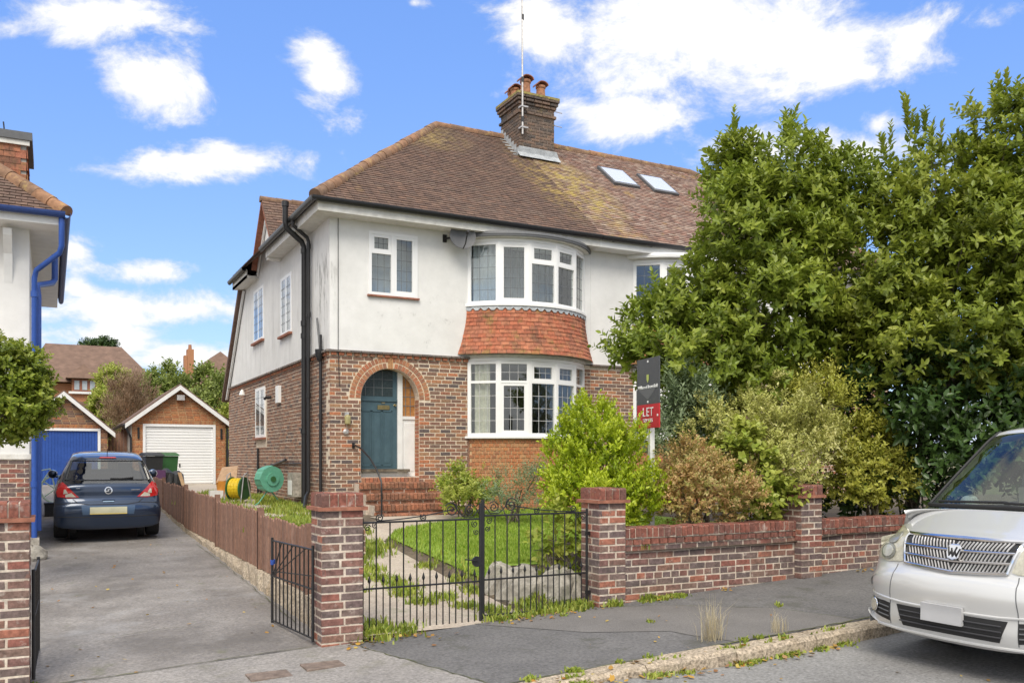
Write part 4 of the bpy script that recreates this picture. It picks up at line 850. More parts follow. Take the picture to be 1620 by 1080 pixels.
pipe('waste_pipe', [(4.56, onX(452, 4.56), 1.62), (4.56, yq2 - .4, 1.36), (4.56, yq2 - .4, .7)], .03, H1); pipe('waste_pipe', [(4.57, yq2, 1.9), (4.57, yq2, .75)], .025, H1)
pipe('cable', [(4.585, 17.75, 1.56), (4.585, onX(428, 4.585), 1.52)], .012, H1)
pipe('cable', [(onY(535, FY - .02), FY - .02, 6.14), (onY(535, FY - .02), FY - .02, 3.7), (onY(535, FY - .02) + .02, FY - .03, 3.0)], .006, H1)
ym = onX(467, FX - .1)
mbx = MB().box((FX - .2, ym - .22, .86), (FX, ym + .25, 1.36)).build('meter_box', m_stone, H1); box('meter_door', (FX - .206, ym - .12, .9), (FX - .2, ym + .2, 1.2), m_whitepaint, mbx)
yb_ = onX(443, FX); box('alarm_box', (FX - .07, yb_ - .12, zat(637, FX, yb_)), (FX, yb_ + .16, zat(610, FX, yb_)), m_white, H1)
yb_ = onX(429, FX); MB().tube([(FX, yb_, 3.1), (FX - .12, yb_, 3.08), (FX - .16, yb_ - .05, 3.05)], .035, 8).build('overflow', m_black, H1)
yb_ = onX(388, FX); MB().lathe([(.09, -.06), (.05, .04), (.02, .09)], (FX - .08, yb_, 3.4), 10).build('security_light', m_whitepaint, H1, smooth=True)
xl = onY(548, FY); lm_ = MB().box((xl - .04, FY - .03, 2.42), (xl + .04, FY, 2.52)).build('porch_lamp', m_galv, H1); MB().lathe([(.03, -.12), (.055, -.1), (.062, .02), (.05, .05), (.02, .07)], (xl, FY - .08, 2.4), 12).build('lamp_glass', mat('lamp_glass', [(.32,.28,.13)], .2, var=.2), lm_, smooth=True)
MB().lathe([(.05, 0), (.06, -.02), (.03, -.05)], (xl - .01, FY, 2.15), 14, 'y').build('doorbell', m_galv, H1, smooth=True)
# --- chimney
CX0, CX1, CY0, CY1 = 10.05, 11.02, 18.9, 19.9
ch = MB().box((CX0 + .01, CY0 + .01, 8.4), (CX1 - .01, CY1 - .01, 10.3)).build('chimney', m_chmortar, H1); it = []
for (z0, z1, e) in ((8.7, 10.0, 0), (10.0, 10.08, .04), (10.08, 10.22, .0), (10.22, 10.3, .04), (10.3, 10.38, .075), (10.38, 10.44, .1)):
    for (O, U, Nn, L) in (((CX0 - e, CY0 - e, 0), (1, 0, 0), (0, -1, 0), CX1 - CX0 + 2 * e), ((CX0 - e, CY1 + e, 0), (0, -1, 0), (-1, 0, 0), CY1 - CY0 + 2 * e), ((CX1 + e, CY0 - e, 0), (0, 1, 0), (1, 0, 0), CY1 - CY0 + 2 * e)):
        it += brick_items(frame(O, U, Nn), z0 + .005, z1, lambda v: [(0, L)], D=.12 if e else .03)
pieces('brick', it, 'brick', m_chim, ch, 200)
box('cap', (CX0 - .1, CY0 - .1, 10.445), (CX1 + .1, CY1 + .1, 10.5), m_lichen_cap, ch)
for (px, py, h, r) in ((CX0 + .27, CY0 + .2, .4, .13), (CX0 + .72, CY0 + .24, .36, .12), (CX0 + .2, CY0 + .62, .34, .11), (CX0 + .25, CY0 + .86, .34, .12)):
    po = MB().lathe([(r * 1.1, 0), (r, .04), (r * .88, h * .8), (r * 1.05, h * .86), (r * 1.05, h), (r * .8, h)], (px, py, 10.5), 16).build('chimney_pot', m_pot, ch, smooth=True)
    hood = MB(); k = [(math.cos(q) * r * 1.25, math.sin(q) * r * .8) for q in lsp(0, math.pi, 8)]
    hood.prism([(px + x, py - r * 1.2, 10.5 + h + y) for x, y in k] + [(px + x * .85, py - r * 1.2, 10.5 + h + y * .8) for x, y in k[::-1]], (0, r * 2.4, 0)); hood.build('hood', m_sill, po)
MB().add([(CX0 - .06, CY0 - .14, 8.92), (CX1 + .12, CY0 - .14, 8.92), (CX1 + .12, CY0 - .012, 9.06), (CX0 - .06, CY0 - .012, 9.06), (CX1 + .06, CY0 - .02, 9.2), (CX0 - .02, CY0 - .02, 9.2)], [(0, 1, 2, 3), (3, 2, 4, 5)]).build('lead_apron', m_leadsheet, ch)
for k in range(7):
    y = CY0 + .02 + k * .14; z = EZ + (y - EY) * .82 + .05; MB().box((CX0 - .012, y, z), (CX0 - .002, y + .13, z + .2)).box((CX0 - .16, y, z - .02), (CX0 - .0125, y + .13, z + .015)).build('step_flashing', m_leadsheet, ch)
for z in (10.25, 9.9): MB().tube([(CX1, CY0 + .1, z), (CX1 + .28, CY0 + .1, z - .01)], .012, 6).build('bracket', m_galv, ch)
mast = thing('aerial_mast', 'tall thin aerial mast strapped to the chimney', 'mast', (CX0 + .02, CY0 - .08, 9.5))
xm = CX0 + .02
MB().tube([(xm, CY0 - .12, 9.45), (xm - .02, CY0 - .12, 14.0)], .022, 8).build('pole', m_galv, mast)
for z in (9.6, 10.1): MB().box((xm - .05, CY0 - .15, z), (xm + .14, CY0 - .0, z + .035)).build('bracket', m_galv, mast)
for z in (9.75, 12.2, 10.7): MB().tube([(xm, CY0 - .12, z), (xm, CY0 - .12, z + .12)], .034, 8).build('clamp', m_black, mast)
def skylight(p0, p1, p2, p3, label):
    P = [Vector(q) for q in (p0, p1, p2, p3)]; nn = (P[1] - P[0]).cross(P[3] - P[0]).normalized(); nn = nn if nn.z > 0 else -nn; c = sum(P, Vector()) / 4
    f = MB().prism([q + nn * .03 for q in P], nn * .07).build('roof_window', m_dish, H2)
    MB().prism([c + (q - c) * .84 + nn * .1 for q in P], nn * .012).build('pane', mat('skylight_glass', [(.72,.73,.75)], .08, var=0, bump=0, spec=.6, coat=1.), f)
def on_roof(px, py):
    a, b = ray(px); c = (HOR - py) / FPX; s = (RZ - EZ) / (RY - EY); d = (EZ - CAMZ - s * EY) / (c - s * b); return Vector((a * d, b * d, CAMZ + c * d))
for (q0, q1) in (((943, 268), (1000, 300)), ((1005, 280), (1066, 309))):
    A = on_roof(*q0); B = on_roof(*q1); y0, y1 = B.y, A.y; z = lambda y: EZ + (y - EY) * (RZ - EZ) / (RY - EY)
    xa = A.x; xb = xa + .78; y0 = y1 - .78
    skylight((xa, y0, z(y0)), (xb, y0, z(y0)), (xb, y1, z(y1)), (xa, y1, z(y1)), '')
# --- satellite dish
xd = onY(722, FY); ds = thing('satellite_dish', 'grey oval satellite dish on the white wall beside the upper bow window', 'dish', (xd, FY, 6.0))
dc = Vector((xd, FY - .32, 6.02)); nn = Vector((-.12, -.98, .06)).normalized(); uu = nn.cross(Vector((0, 0, 1))).normalized(); vv = uu.cross(nn); vs = []; fs = []
for i in range(7):
    for k in range(24):
        a = 2 * math.pi * k / 24; r = i / 6; vs.append(dc + uu * (.27 * r * math.cos(a)) + vv * (.25 * r * math.sin(a)) - nn * (.06 * (1 - r * r)))
fs = [(i * 24 + k, i * 24 + (k + 1) % 24, (i + 1) * 24 + (k + 1) % 24, (i + 1) * 24 + k) for i in range(6) for k in range(24)]
vs2 = [v - nn * .012 for v in vs]; MB().add(vs, fs).add(vs2, [f[::-1] for f in fs]).build('reflector', m_dish, ds, smooth=True)
MB().tube([dc - vv * .25, dc - vv * .2 + nn * .15, dc - vv * .02 + nn * .3], .012, 6).build('arm', m_trim, ds); MB().tube([dc + nn * .26 - vv * .03, dc + nn * .34], .03, 8).build('receiver', m_trim, ds)
MB().tube([dc - nn * .07, dc + Vector((-.02, .14, -.05)), Vector((xd - .2, FY - .12, 6.0)), Vector((xd - .26, FY, 6.0))], .02, 8).build('mount', m_trim, ds); MB().box((xd - .3, FY - .03, 5.93), (xd - .22, FY - .005, 6.08)).build('bracket', m_trim, ds)
# --- second house shell
FF2 = FF
m2 = MB(); wall_boxes(m2, [(PX + .004, 11.5, .3, BT), (14.2, 19.7, .3, BT), (11.5, 14.2, .3, 1.4)], FY + g, FY + .24)
b2 = m2.build('brick_front', m_mortar, H2); pieces('brick', brick_items(FF, BT - .075 * 42, BT - .075, lambda v: [(PX + .006, 11.5), (14.2, 19.7)]), 'brick', m_brick, b2, 120)
pieces('drip_tile', [(Vector((PX + .102 + .205 * i, FY - .02, BT + .005)), Vector((.2, 0, 0)), Vector((0, 0, .04)), Vector((0, -.1, -.012))) for i in range(6)], 'brick', m_drip, b2)
m2 = MB(); wall_boxes(m2, [(PX + .004, 11.5, BT + .02, 6.3), (11.5, 14.2, 6.0, 6.3), (14.2, 19.7, BT + .02, 6.3)], FY - .004, FY + .22); m2.build('rendered_front', m_render, H2)
box('side_wall', (19.5, FY + .23, .3), (19.7, 24, 6.3), m_render, H2)
box('rear_wall', (4.84, 23.7, .3), (10.2, 23.95, 6.25), m_render, H1); box('rear_wall', (PX, 23.7, .3), (19.5, 23.95, 6.25), m_render, H2)
# --- porch steps and handrail
st = thing('porch_steps', 'four worn red brick steps up to the teal front door', 'steps', (AX, 15.5, .5))
box('landing', (5.08, 15.93, .4), (6.62, FY - .002, 1.19), m_mortar2, st)
box('landing_infill', (AX - AR, FY - .01, 1.15), (AX + AR, DY + .05, TH - .004), m_mortar2, st)
it = [(Vector((AX - AR + .04 + .078 * i, FY - .01, 1.235)), Vector((.066, 0, 0)), Vector((0, 0, .1)), Vector((0, -.06, 0))) for i in range(15)]
pieces('soldier_brick', it, 'brick', m_brick_arch, st)
for k, (zt, y0, xa, xb) in enumerate(((1.196, 15.85, 5.06, 6.62), (1.0, 15.55, 5.1, 6.66), (.815, 15.25, 5.16, 6.78), (.66, 14.95, 5.22, 6.85))):
    s = MB().box((xa, y0 + .01, .35), (xb, y0 + .3 + .28 * (k == 0) * 0, zt - .01)).build('step', m_mortar2, st); it = []; n = int((xb - xa) / .076)
    for i in range(n):
        it.append((Vector((xa + .038 + .076 * i, y0 + .135, zt - .05 + random.uniform(-.006, .006))), Vector((.066, 0, 0)), Vector((0, .345 + random.uniform(-.012, .012), 0)), Vector((0, 0, .11))))
    it += brick_items(frame((0, y0 + .005, 0), (1, 0, 0), (0, -1, 0)), zt - .19, zt - .115, lambda v: [(xa, xb)], D=.03)
    pieces('brick', it, 'brick', m_step, s)
hx = 5.17; hr = thing('handrail', 'curved black iron handrail rising beside the porch steps', 'handrail', (hx, 14.9, .55))
MB().tube([(5.06, FY - .01, 1.9), (5.06, FY - .08, 1.9), (5.08, 15.8, 1.84), (5.12, 15.4, 1.66), (5.15, 15.1, 1.45), (5.17, 14.92, 1.25), (5.17, 14.9, 1.1), (5.17, 14.9, .45)], .017, 8).build('rail', m_iron, hr, smooth=True)
box('wall_plate', (5.035, FY - .02, 1.85), (5.085, FY - .004, 1.95), m_iron, hr)
# ---------------------------------------------------------------- vehicles
def cr(P, n):                                    # Catmull-Rom through control rows; returns points and parameter
    P = np.array(P, float); m = len(P); out_, tt = [], []
    for i in range(m - 1):
        p0, p1, p2, p3 = P[max(i - 1, 0)], P[i], P[i + 1], P[min(i + 2, m - 1)]
        for k in range(n):
            t = k / n; out_.append(.5 * ((2 * p1) + (p2 - p0) * t + (2 * p0 - 5 * p1 + 4 * p2 - p3) * t * t + (3 * p1 - p0 - 3 * p2 + p3) * t ** 3)); tt.append(i + t)
    out_.append(P[-1]); tt.append(m - 1); return np.array(out_), np.array(tt)
class Car:
    """body: a crowned sheet running from the near bumper over the roof to the far bumper, closed by side panels.
    local axes: x along the car (0 = near end), y across, z up. profile rows: x, z, half width, corner pull-back"""
    def __init__(s, root, prof, paint, Wb, zb, sill, wheels, wr, cut=(), scut=(), sub=10, pw=3.2, track=None):
        s.root = root; s.paint = paint; Q, T = cr(prof, sub); s.Q, s.T = Q, T; nv = 41; vv = np.linspace(-1, 1, nv); s.vv = vv
        d = np.gradient(Q[:, :2], axis=0); d /= np.linalg.norm(d, axis=1)[:, None] + 1e-9; inn = np.stack([d[:, 1], -d[:, 0]], 1)
        G = np.zeros((len(Q), nv, 3))
        for j, v in enumerate(vv):
            y = math.sin(v * math.pi / 2 * .92) / math.sin(math.pi / 2 * .92); pull = Q[:, 3] * (abs(v) ** pw)
            G[:, j, 0] = Q[:, 0] + inn[:, 0] * pull; G[:, j, 1] = Q[:, 2] * y; G[:, j, 2] = Q[:, 1] + inn[:, 1] * pull
        s.G = G; F = []; glass = {}
        for i in range(len(Q) - 1):
            for j in range(nv - 1):
                t = (T[i] + T[i + 1]) / 2; v = (vv[j] + vv[j + 1]) / 2; q = (i * nv + j, (i + 1) * nv + j, (i + 1) * nv + j + 1, i * nv + j + 1); hit = None
                for (nm, t0, t1, v1) in cut:
                    if t0 < t < t1 and abs(v) < v1: hit = nm
                if hit: glass.setdefault(hit, []).append(q)
                else: F.append(q)
        V = G.reshape(-1, 3)
        s.body = link('body', nmesh('body', V, np.array(F), smooth=True), paint, root)
        for nm, fs in glass.items(): link(nm, nmesh(nm, V * [1, .995, 1] , np.array(fs), smooth=True), m_bglass if nm == 'rear_window' else m_cglass, root)
        E = G[:, -1, :]; xs = np.linspace(E[:, 0].min() + .02, E[:, 0].max() - .02, 110)
        up = E[np.argmin(E[:, 0]) if False else 0:]
        def top(x):
            z, w_ = 0, Wb
            for a, b in zip(E[:-1], E[1:]):
                if (a[0] - x) * (b[0] - x) <= 0 and abs(b[0] - a[0]) > 1e-6:
                    k = (x - a[0]) / (b[0] - a[0]); zz = a[2] + (b[2] - a[2]) * k
                    if zz > z: z, w_ = zz, a[1] + (b[1] - a[1]) * k
            return z, w_
        nz = 22; SV = np.zeros((len(xs), nz, 3)); x0, x1 = xs[0], xs[-1]
        for i, x in enumerate(xs):
            zt, wt = top(x); bot = sill
            for (wx, wz) in wheels:
                if abs(x - wx) < wr * 1.13: bot = max(bot, wz + math.sqrt((wr * 1.13) ** 2 - (x - wx) ** 2))
            wb = Wb - .06 * max(0, 1 - (x - x0) / .9) ** 2 - .06 * max(0, 1 - (x1 - x) / .9) ** 2
            if zt < bot + .03: zt = bot + .03
            for k in range(nz):
                z = bot + (zt - bot) * k / (nz - 1); f = clampf((z - zb) / max(zt - zb, .05)) if zt > zb else 0
                if zt <= zb + .12: y = wb + (wt - wb) * clampf((z - (zt - .22)) / .22) ** 2
                else: y = wb + (wt - wb) * f ** 1.25
                y -= .035 * clampf((sill + .22 - z) / .3)
                SV[i, k] = (x, y, z)
        for sg in (1, -1):
            F, Gs = [], []
            for i in range(len(xs) - 1):
                for k in range(nz - 1):
                    q = (i * nz + k, (i + 1) * nz + k, (i + 1) * nz + k + 1, i * nz + k + 1); xm = (xs[i] + xs[i + 1]) / 2; zm = SV[i, k:k + 2, 2].mean(); zt = SV[i, -1, 2]
                    g_ = any(a < xm < b and c < zm < zt - dd and (xm - a) > (zm - c) * s0 and (b - xm) > (zm - c) * s1 for (a, b, c, dd, s0, s1) in scut)
                    (Gs if g_ else F).append(q if sg < 0 else q[::-1])
            V = SV.reshape(-1, 3) * [1, sg, 1]
            link('side_panel', nmesh('side_panel', V, np.array(F), smooth=True), paint, root)
            if Gs: link('side_glass', nmesh('side_glass', V * [1, .995, 1], np.array(Gs), smooth=True), m_cglass, root)
        for (wx, wz) in wheels:
            for sg in (1, -1): MB().lathe([(wr * 1.14, sg * .58 * Wb), (wr * 1.14, sg * .7 * Wb)], (wx, 0, wz + .02), 20, 'y').build('wheel_housing', m_trim, root, local=True)
            for sg in (1, -1): s.wheel(wx, wz, sg * (Wb - .115), sg, wr)
        V = G.reshape(-1, 3); FA = [(i * nv + j, i * nv + j + 1, (i + 1) * nv + j + 1, (i + 1) * nv + j) for i in range(len(Q) - 1) for j in range(nv - 1)]
        s.bvh = BVHTree.FromPolygons([tuple(p) for p in V], FA)
        MB().box((xs[0] + .3, -Wb * .8, sill), (xs[-1] - .3, Wb * .8, sill + .15)).build('floor_pan', m_trim, root, local=True)
    def wheel(s, wx, wz, y, sg, r):
        w_ = MB().lathe([(r * .62, -.1), (r * .93, -.105), (r, -.07), (r, .07), (r * .93, .105), (r * .62, .1)], (wx, y, wz), 30, 'y').build('wheel', m_dirt, s.root, smooth=True, local=True)
        mb = MB().lathe([(r * .64, .0), (r * .64, sg * .09), (r * .56, sg * .075), (r * .55, sg * .02)], (wx, y, wz), 30, 'y')
        for k in range(5):
            a = 2 * math.pi * k / 5 + .3; c, q = math.cos(a), math.sin(a); P = lambda u, v, n: (wx + c * u - q * v, y + sg * n, wz + q * u + c * v)
            mb.add([P(.03, -.05, .08), P(r * .6, -.028, .07), P(r * .6, .028, .07), P(.03, .05, .08), P(.03, -.05, .03), P(r * .6, -.028, .03), P(r * .6, .028, .03), P(.03, .05, .03)], [(0,1,2,3),(4,7,6,5),(0,4,5,1),(3,2,6,7)])
        mb.lathe([(.07, sg * .02), (.07, sg * .09), (.03, sg * .095)], (wx, y, wz), 14, 'y'); mb.build('rim', m_rim, w_, local=True)
    def hit(s, y, z, off=.0):
        h = s.bvh.ray_cast(Vector((-2, y, z)), Vector((1, 0, 0)))
        if h[0] is None: return None
        n = h[1] if h[1].x < 0 else -h[1]; return h[0] + n * off
    def patch(s, name, poly, m, off=.006, n=22, parent=None, thick=.02):
        """raised panel following the near end of the body, outlined by poly [(y,z),...]"""
        ys = [p[0] for p in poly]; zs = [p[1] for p in poly]; y0, y1, z0, z1 = min(ys), max(ys), min(zs), max(zs)
        def inside(y, z):
            c = False; k = len(poly)
            for i in range(k):
                (a, b), (e, f) = poly[i], poly[(i + 1) % k]
                if (b > z) != (f > z) and y < (e - a) * (z - b) / (f - b) + a: c = not c
            return c
        rows = []
        for i in range(n + 1):
            z = z0 + (z1 - z0) * (i + .001) / (n + .002); xs = []
            for k in range(len(poly)):
                (a, b), (e, f) = poly[k], poly[(k + 1) % len(poly)]
                if (b > z) != (f > z): xs.append((e - a) * (z - b) / (f - b) + a)
            rows.append((min(xs), max(xs), z))
        m_ = 16; vs, fs = [], []
        for (a, b, z) in rows:
            for j in range(m_ + 1):
                y = a + (b - a) * j / m_; p = s.hit(y, z, off); vs.append(p if p is not None else Vector((s.Q[:, 0].min() + .3, y, z)))
        fs = [(i * (m_ + 1) + j, i * (m_ + 1) + j + 1, (i + 1) * (m_ + 1) + j + 1, (i + 1) * (m_ + 1) + j) for i in range(n) for j in range(m_)]
        b = len(vs); vs2 = [v + Vector((thick, 0, 0)) for v in vs]; w_ = m_ + 1
        rim = [i for i in range(w_)] + [i * w_ + m_ for i in range(1, n + 1)] + [n * w_ + j for j in range(m_ - 1, -1, -1)] + [i * w_ for i in range(n - 1, 0, -1)]
        fs += [(rim[i], b + rim[i], b + rim[(i + 1) % len(rim)], rim[(i + 1) % len(rim)]) for i in range(len(rim))]
        return MB().add(vs + vs2, fs).build(name, m, parent or s.root, smooth=True, local=True)
    def line(s, name, pts, r, m, off=.004, parent=None, n=14):
        P = []
        for (a, b), (c, d) in zip(pts[:-1], pts[1:]):
            for k in range(n): P.append((a + (c - a) * k / n, b + (d - b) * k / n))
        P.append(pts[-1]); P = [s.hit(y, z, off) for y, z in P]; P = [p for p in P if p is not None]
        return MB().tube(P, r, 6).build(name, m, parent or s.root, smooth=True, local=True) if len(P) > 1 else None
    def mirror(s, x, y, z, sg, m, back=1):
        a = MB().tube([(x, y, z - .05), (x, y + sg * .06, z - .02)], .03, 8).build('door_mirror', m, s.root, local=True)
        MB().lathe([(.02, -.05), (.075, -.02), (.085, .03), (.075, .05)], (x, y + sg * .09, z), 14, 'x').build('mirror_shell', m, a, smooth=True, local=True)
def ell(cy, cz, ry, rz, n=20): return [(cy + ry * math.cos(2 * math.pi * i / n), cz + rz * math.sin(2 * math.pi * i / n)) for i in range(n)]
# --- blue hatchback seen from behind, nose towards the garages
cy_ = 16.65; cxr = .88
hb = thing('car', 'dark blue five door hatchback parked on the driveway, seen from behind', 'car', (cxr, cy_, zd(1, 18.2) - .03), R(90) - R(1.0))
hb.rotation_euler.y = -math.atan(.04)
prof = [(.2, .19, .76, .1), (.08, .21, .81, .1), (.03, .33, .835, .12), (.0, .5, .845, .14), (.02, .62, .845, .14), (.075, .70, .835, .13), (.1, .76, .82, .12), (.105, .86, .80, .11), (.13, .95, .775, .1), (.2, 1.02, .74, .09), (.33, 1.19, .665, .08), (.46, 1.36, .60, .08), (.56, 1.425, .575, .085), (.9, 1.475, .575, .09), (1.5, 1.49, .58, .09), (2.1, 1.46, .59, .09), (2.5, 1.37, .62, .09), (2.95, 1.12, .70, .1), (3.2, .98, .74, .1), (3.6, .88, .75, .12), (3.85, .75, .72, .16), (3.97, .55, .7, .2), (3.95, .3, .68, .2)]
hc = Car(hb, prof, m_cblue, .855, .78, .22, [(.72, .30), (3.23, .30)], .30, cut=[('rear_window', 8.6, 11.25, .9), ('windscreen', 15.9, 17.2, .9)], scut=[(.62, 1.55, .95, .1, .75, .1), (1.62, 2.75, .95, .1, .1, 1.1)])
m_dkglass2 = mat('rear_window_border', [(.015,.017,.02)], .1, var=0, bump=0, coat=.5)
for sg in (-1, 1):
    tl = hc.patch('tail_light', [(sg * .45, .745), (sg * .62, .735), (sg * .78, .76), (sg * .8, .88), (sg * .765, .98), (sg * .7, 1.0), (sg * .62, .92)], m_red, .012)
    hc.patch('reversing_lamp', [(sg * .5, .755), (sg * .66, .755), (sg * .66, .8), (sg * .57, .83)], m_lampw, .018, parent=tl)
    hc.patch('indicator', [(sg * .62, .82), (sg * .69, .81), (sg * .68, .88), (sg * .66, .89)], m_lampw, .017, parent=tl)
    hc.line('bumper_crease', [(sg * .3, .63), (sg * .5, .66), (sg * .8, .64)], .006, m_trim, .0)
hc.line('tailgate_seam', [(-.55, .72), (-.47, .655), (-.3, .632), (.3, .632), (.47, .655), (.55, .72)], .006, m_trim, .001)
hc.line('bumper_lip', [(-.78, .43), (0, .41), (.78, .43)], .006, m_trim, .0)
pr = hc.patch('plate_recess', [(-.4, .46), (.4, .46), (.42, .61), (-.42, .61)], mat('recess_blue', [(.06,.1,.17)], .4, metal=.3, var=0, bump=0), .004)
hc.patch('number_plate', [(-.29, .47), (.29, .47), (.29, .585), (-.29, .585)], m_plate, .016, parent=pr); hc.patch('plate_edge', [(-.29, .47), (.29, .47), (.29, .483), (-.29, .483)], m_platey, .02, parent=pr)
bdg = hc.patch('badge', ell(0, .862, .062, .062), m_chrome, .014); hc.patch('badge_face', ell(0, .862, .047, .047), mat('badge_dark', [(.05,.06,.08)], .3, var=0, bump=0), .02, parent=bdg)
hc.line('badge_bolt', [(-.04, .875), (.012, .872), (-.012, .852), (.04, .849)], .007, m_chrome, .042, parent=bdg, n=3)
hc.patch('boot_handle', [(-.1, .7), (.1, .7), (.085, .73), (-.085, .73)], m_cblue, .014); hc.patch('handle_trim', [(-.09, .664), (.09, .664), (.08, .682), (-.08, .682)], mat('pale_blue_trim', [(.22,.3,.4)], .3, metal=.5, var=0, bump=0), .012)
hc.line('lettering_bar', [(-.5, .868), (-.36, .868)], .007, m_chrome, .006); hc.line('lettering_bar', [(.44, .9), (.5, .9)], .006, m_chrome, .006)
for (a, b) in (((-.63, 1.035), (.63, 1.035)), ((-.55, 1.355), (.55, 1.355))): hc.line('window_seal', [a, b], .012, m_dkglass2, .002)
for sg in (-1, 1): hc.line('window_seal', [(sg * .66, 1.035), (sg * .565, 1.355)], .018, m_dkglass2, .002)
hc.line('wiper', [(-.03, 1.05), (-.2, 1.045), (-.4, 1.065)], .012, m_trim, .02); hc.patch('brake_light', [(-.14, 1.395), (.14, 1.395), (.12, 1.413), (-.12, 1.413)], m_red, .015)
MB().tube([(.75, 0, 1.46), (.62, 0, 1.56)], .006, 6).build('aerial', m_trim, hb, local=True)
hc.mirror(2.45, -.8, 1.02, -1, m_cblue); hc.mirror(2.45, .8, 1.02, 1, m_cblue)
for sy in (-.35, .35):
    MB().box((1.0, sy - .24, .5), (1.12, sy + .24, 1.02)).box((1.02, sy - .1, 1.02), (1.1, sy + .1, 1.2)).build('rear_seat', m_seat, hb, local=True); MB().box((1.9, sy - .22, .5), (2.05, sy + .22, 1.05)).box((1.93, sy - .12, 1.07), (2.02, sy + .12, 1.25)).build('front_seat', m_seat, hb, local=True)
MB().box((.35, -.6, .5), (3.2, .6, .55)).build('cabin_floor', m_seat, hb, local=True)
MB().tube([(.12, -.45, .24), (.4, -.45, .24)], .025, 10).build('exhaust', m_galv, hb, local=True)
# --- silver van parked at the kerb, nose towards the drive
vx, vyc = 6.02, 4.42
van = thing('van', 'silver people carrier with ribbed chrome grille parked at the kerb', 'van', (vx, vyc, zroad(7.5) - .03), R(1.0)); van.rotation_euler.y = -math.atan(.035)
vp = [(.3, .2, .72, .12), (.1, .2, .8, .14), (.03, .24, .83, .2), (.0, .34, .845, .26), (.005, .46, .85, .28), (.0, .6, .86, .28), (.03, .7, .86, .27), (.08, .76, .85, .25), (.13, .9, .83, .22), (.19, .985, .8, .2), (.34, 1.04, .79, .17), (.52, 1.1, .815, .13), (.7, 1.165, .82, .11), (.75, 1.19, .815, .11), (1.06, 1.43, .76, .1), (1.4, 1.69, .70, .09), (1.55, 1.79, .675, .085), (1.75, 1.845, .66, .085), (2.7, 1.9, .65, .08), (3.7, 1.9, .65, .08), (4.45, 1.85, .64, .1), (4.65, 1.7, .65, .12), (4.78, 1.1, .76, .14), (4.84, .7, .84, .14), (4.82, .35, .84, .14)]
vc = Car(van, vp, m_silver, .9, .8, .24, [(.93, .33), (3.83, .33)], .33, cut=[('windscreen', 12.85, 16.05, .9)], scut=[(1.0, 2.25, 1.12, .1, 1.05, .0), (2.35, 3.35, 1.12, .1, 0, 0), (3.45, 4.5, 1.12, .1, 0, .25)], sub=10, pw=2.6)
gr = vc.patch('grille', [(-.42, .775), (0, .74), (.42, .775), (.475, .985), (-.475, .985)], m_trim, .006, parent=None)
for k, (zl, zc_) in enumerate(((.775, .745), (.845, .828), (.915, .903), (.985, .985))):
    w_ = .42 + .055 * k / 3; vc.line('chrome_bar', [(-w_, zl), (0, zc_), (w_, zl)], .013 if k in (0, 3) else .011, m_chrome, .014, parent=gr)
for sg in (-1, 1): vc.line('chrome_bar', [(sg * .42, .775), (sg * .475, .985)], .012, m_chrome, .014, parent=gr)
for r_ in range(3):
    for i in range(29):
        y = -.4 + .8 * i / 28; dz = .028 * (1 - abs(y) / .45) * (1 - r_ / 3); z0 = .782 + .07 * r_ - dz; lean = .012 * (1 if y > 0 else -1)
        vc.line('grille_rib', [(y - lean, z0 + .006), (y + lean, z0 + .058)], .0062, m_galv, .011, parent=gr, n=2)
bg_ = vc.patch('emblem', [(-.06, .925), (-.045, .85), (0, .835), (.045, .85), (.06, .925), (.03, .945), (-.03, .945)], m_chrome, .03); vc.line('emblem_ridge', [(-.035, .92), (-.015, .86), (0, .9), (.015, .86), (.035, .92)], .007, m_trim, .05, parent=bg_, n=3)
for sg in (-1, 1):
    hl = vc.patch('headlight', [(sg * .445, .78), (sg * .62, .765), (sg * .79, .79), (sg * .815, .9), (sg * .79, 1.02), (sg * .66, 1.015), (sg * .5, .985)], m_lampw, .008)
    vc.patch('lamp_surround', ell(sg * .62, .845, .085, .06), mat('lamp_housing', [(.3,.3,.27)], .2, metal=.5, var=0, bump=0), .02, parent=hl); vc.patch('lamp_lens', ell(sg * .62, .845, .06, .045), mat('lamp_glass_inner', [(.5,.5,.46)], .15, metal=.3, var=0, bump=0), .026, parent=hl)
    vc.patch('lamp_surround', ell(sg * .6, .945, .06, .035), mat('lamp_housing_b', [(.36,.36,.33)], .2, metal=.5, var=0, bump=0), .02, parent=hl)
    vc.line('bumper_seam', [(sg * .53, .28), (sg * .53, .52), (sg * .5, .76)], .004, m_dish, .0)
    fi = vc.patch('fog_intake', [(sg * .53, .3), (sg * .78, .34), (sg * .79, .46), (sg * .53, .45)], m_trim, .004)
    vc.patch('fog_lamp', ell(sg * .72, .405, .05, .048), m_lampw, .026, parent=fi); vc.line('chrome_ring', ell(sg * .72, .405, .055, .052) + [ell(sg * .72, .405, .055, .052)[0]], .007, m_chrome, .02, parent=fi, n=2)
    for z in (.34, .375, .41): vc.line('intake_slat', [(sg * .54, z), (sg * .66, z + .01)], .006, m_dish, .01, parent=fi)
    vc.line('bonnet_seam', [(sg * .52, .992), (sg * .7, 1.02)], .004, m_dish, .0)
it_ = vc.patch('lower_intake', [(-.4, .29), (.4, .29), (.46, .45), (-.46, .45)], m_trim, .004)
for z in (.33, .37, .41): vc.line('intake_slat', [(-.42, z), (.42, z)], .006, m_seat, .012, parent=it_)
vc.line('bumper_lip', [(-.8, .262), (-.4, .25), (0, .245), (.4, .25), (.8, .262)], .012, m_silver, .004); vc.line('bumper_crease', [(-.84, .5), (-.4, .47), (0, .465), (.4, .47), (.84, .5)], .01, m_silver, .0)
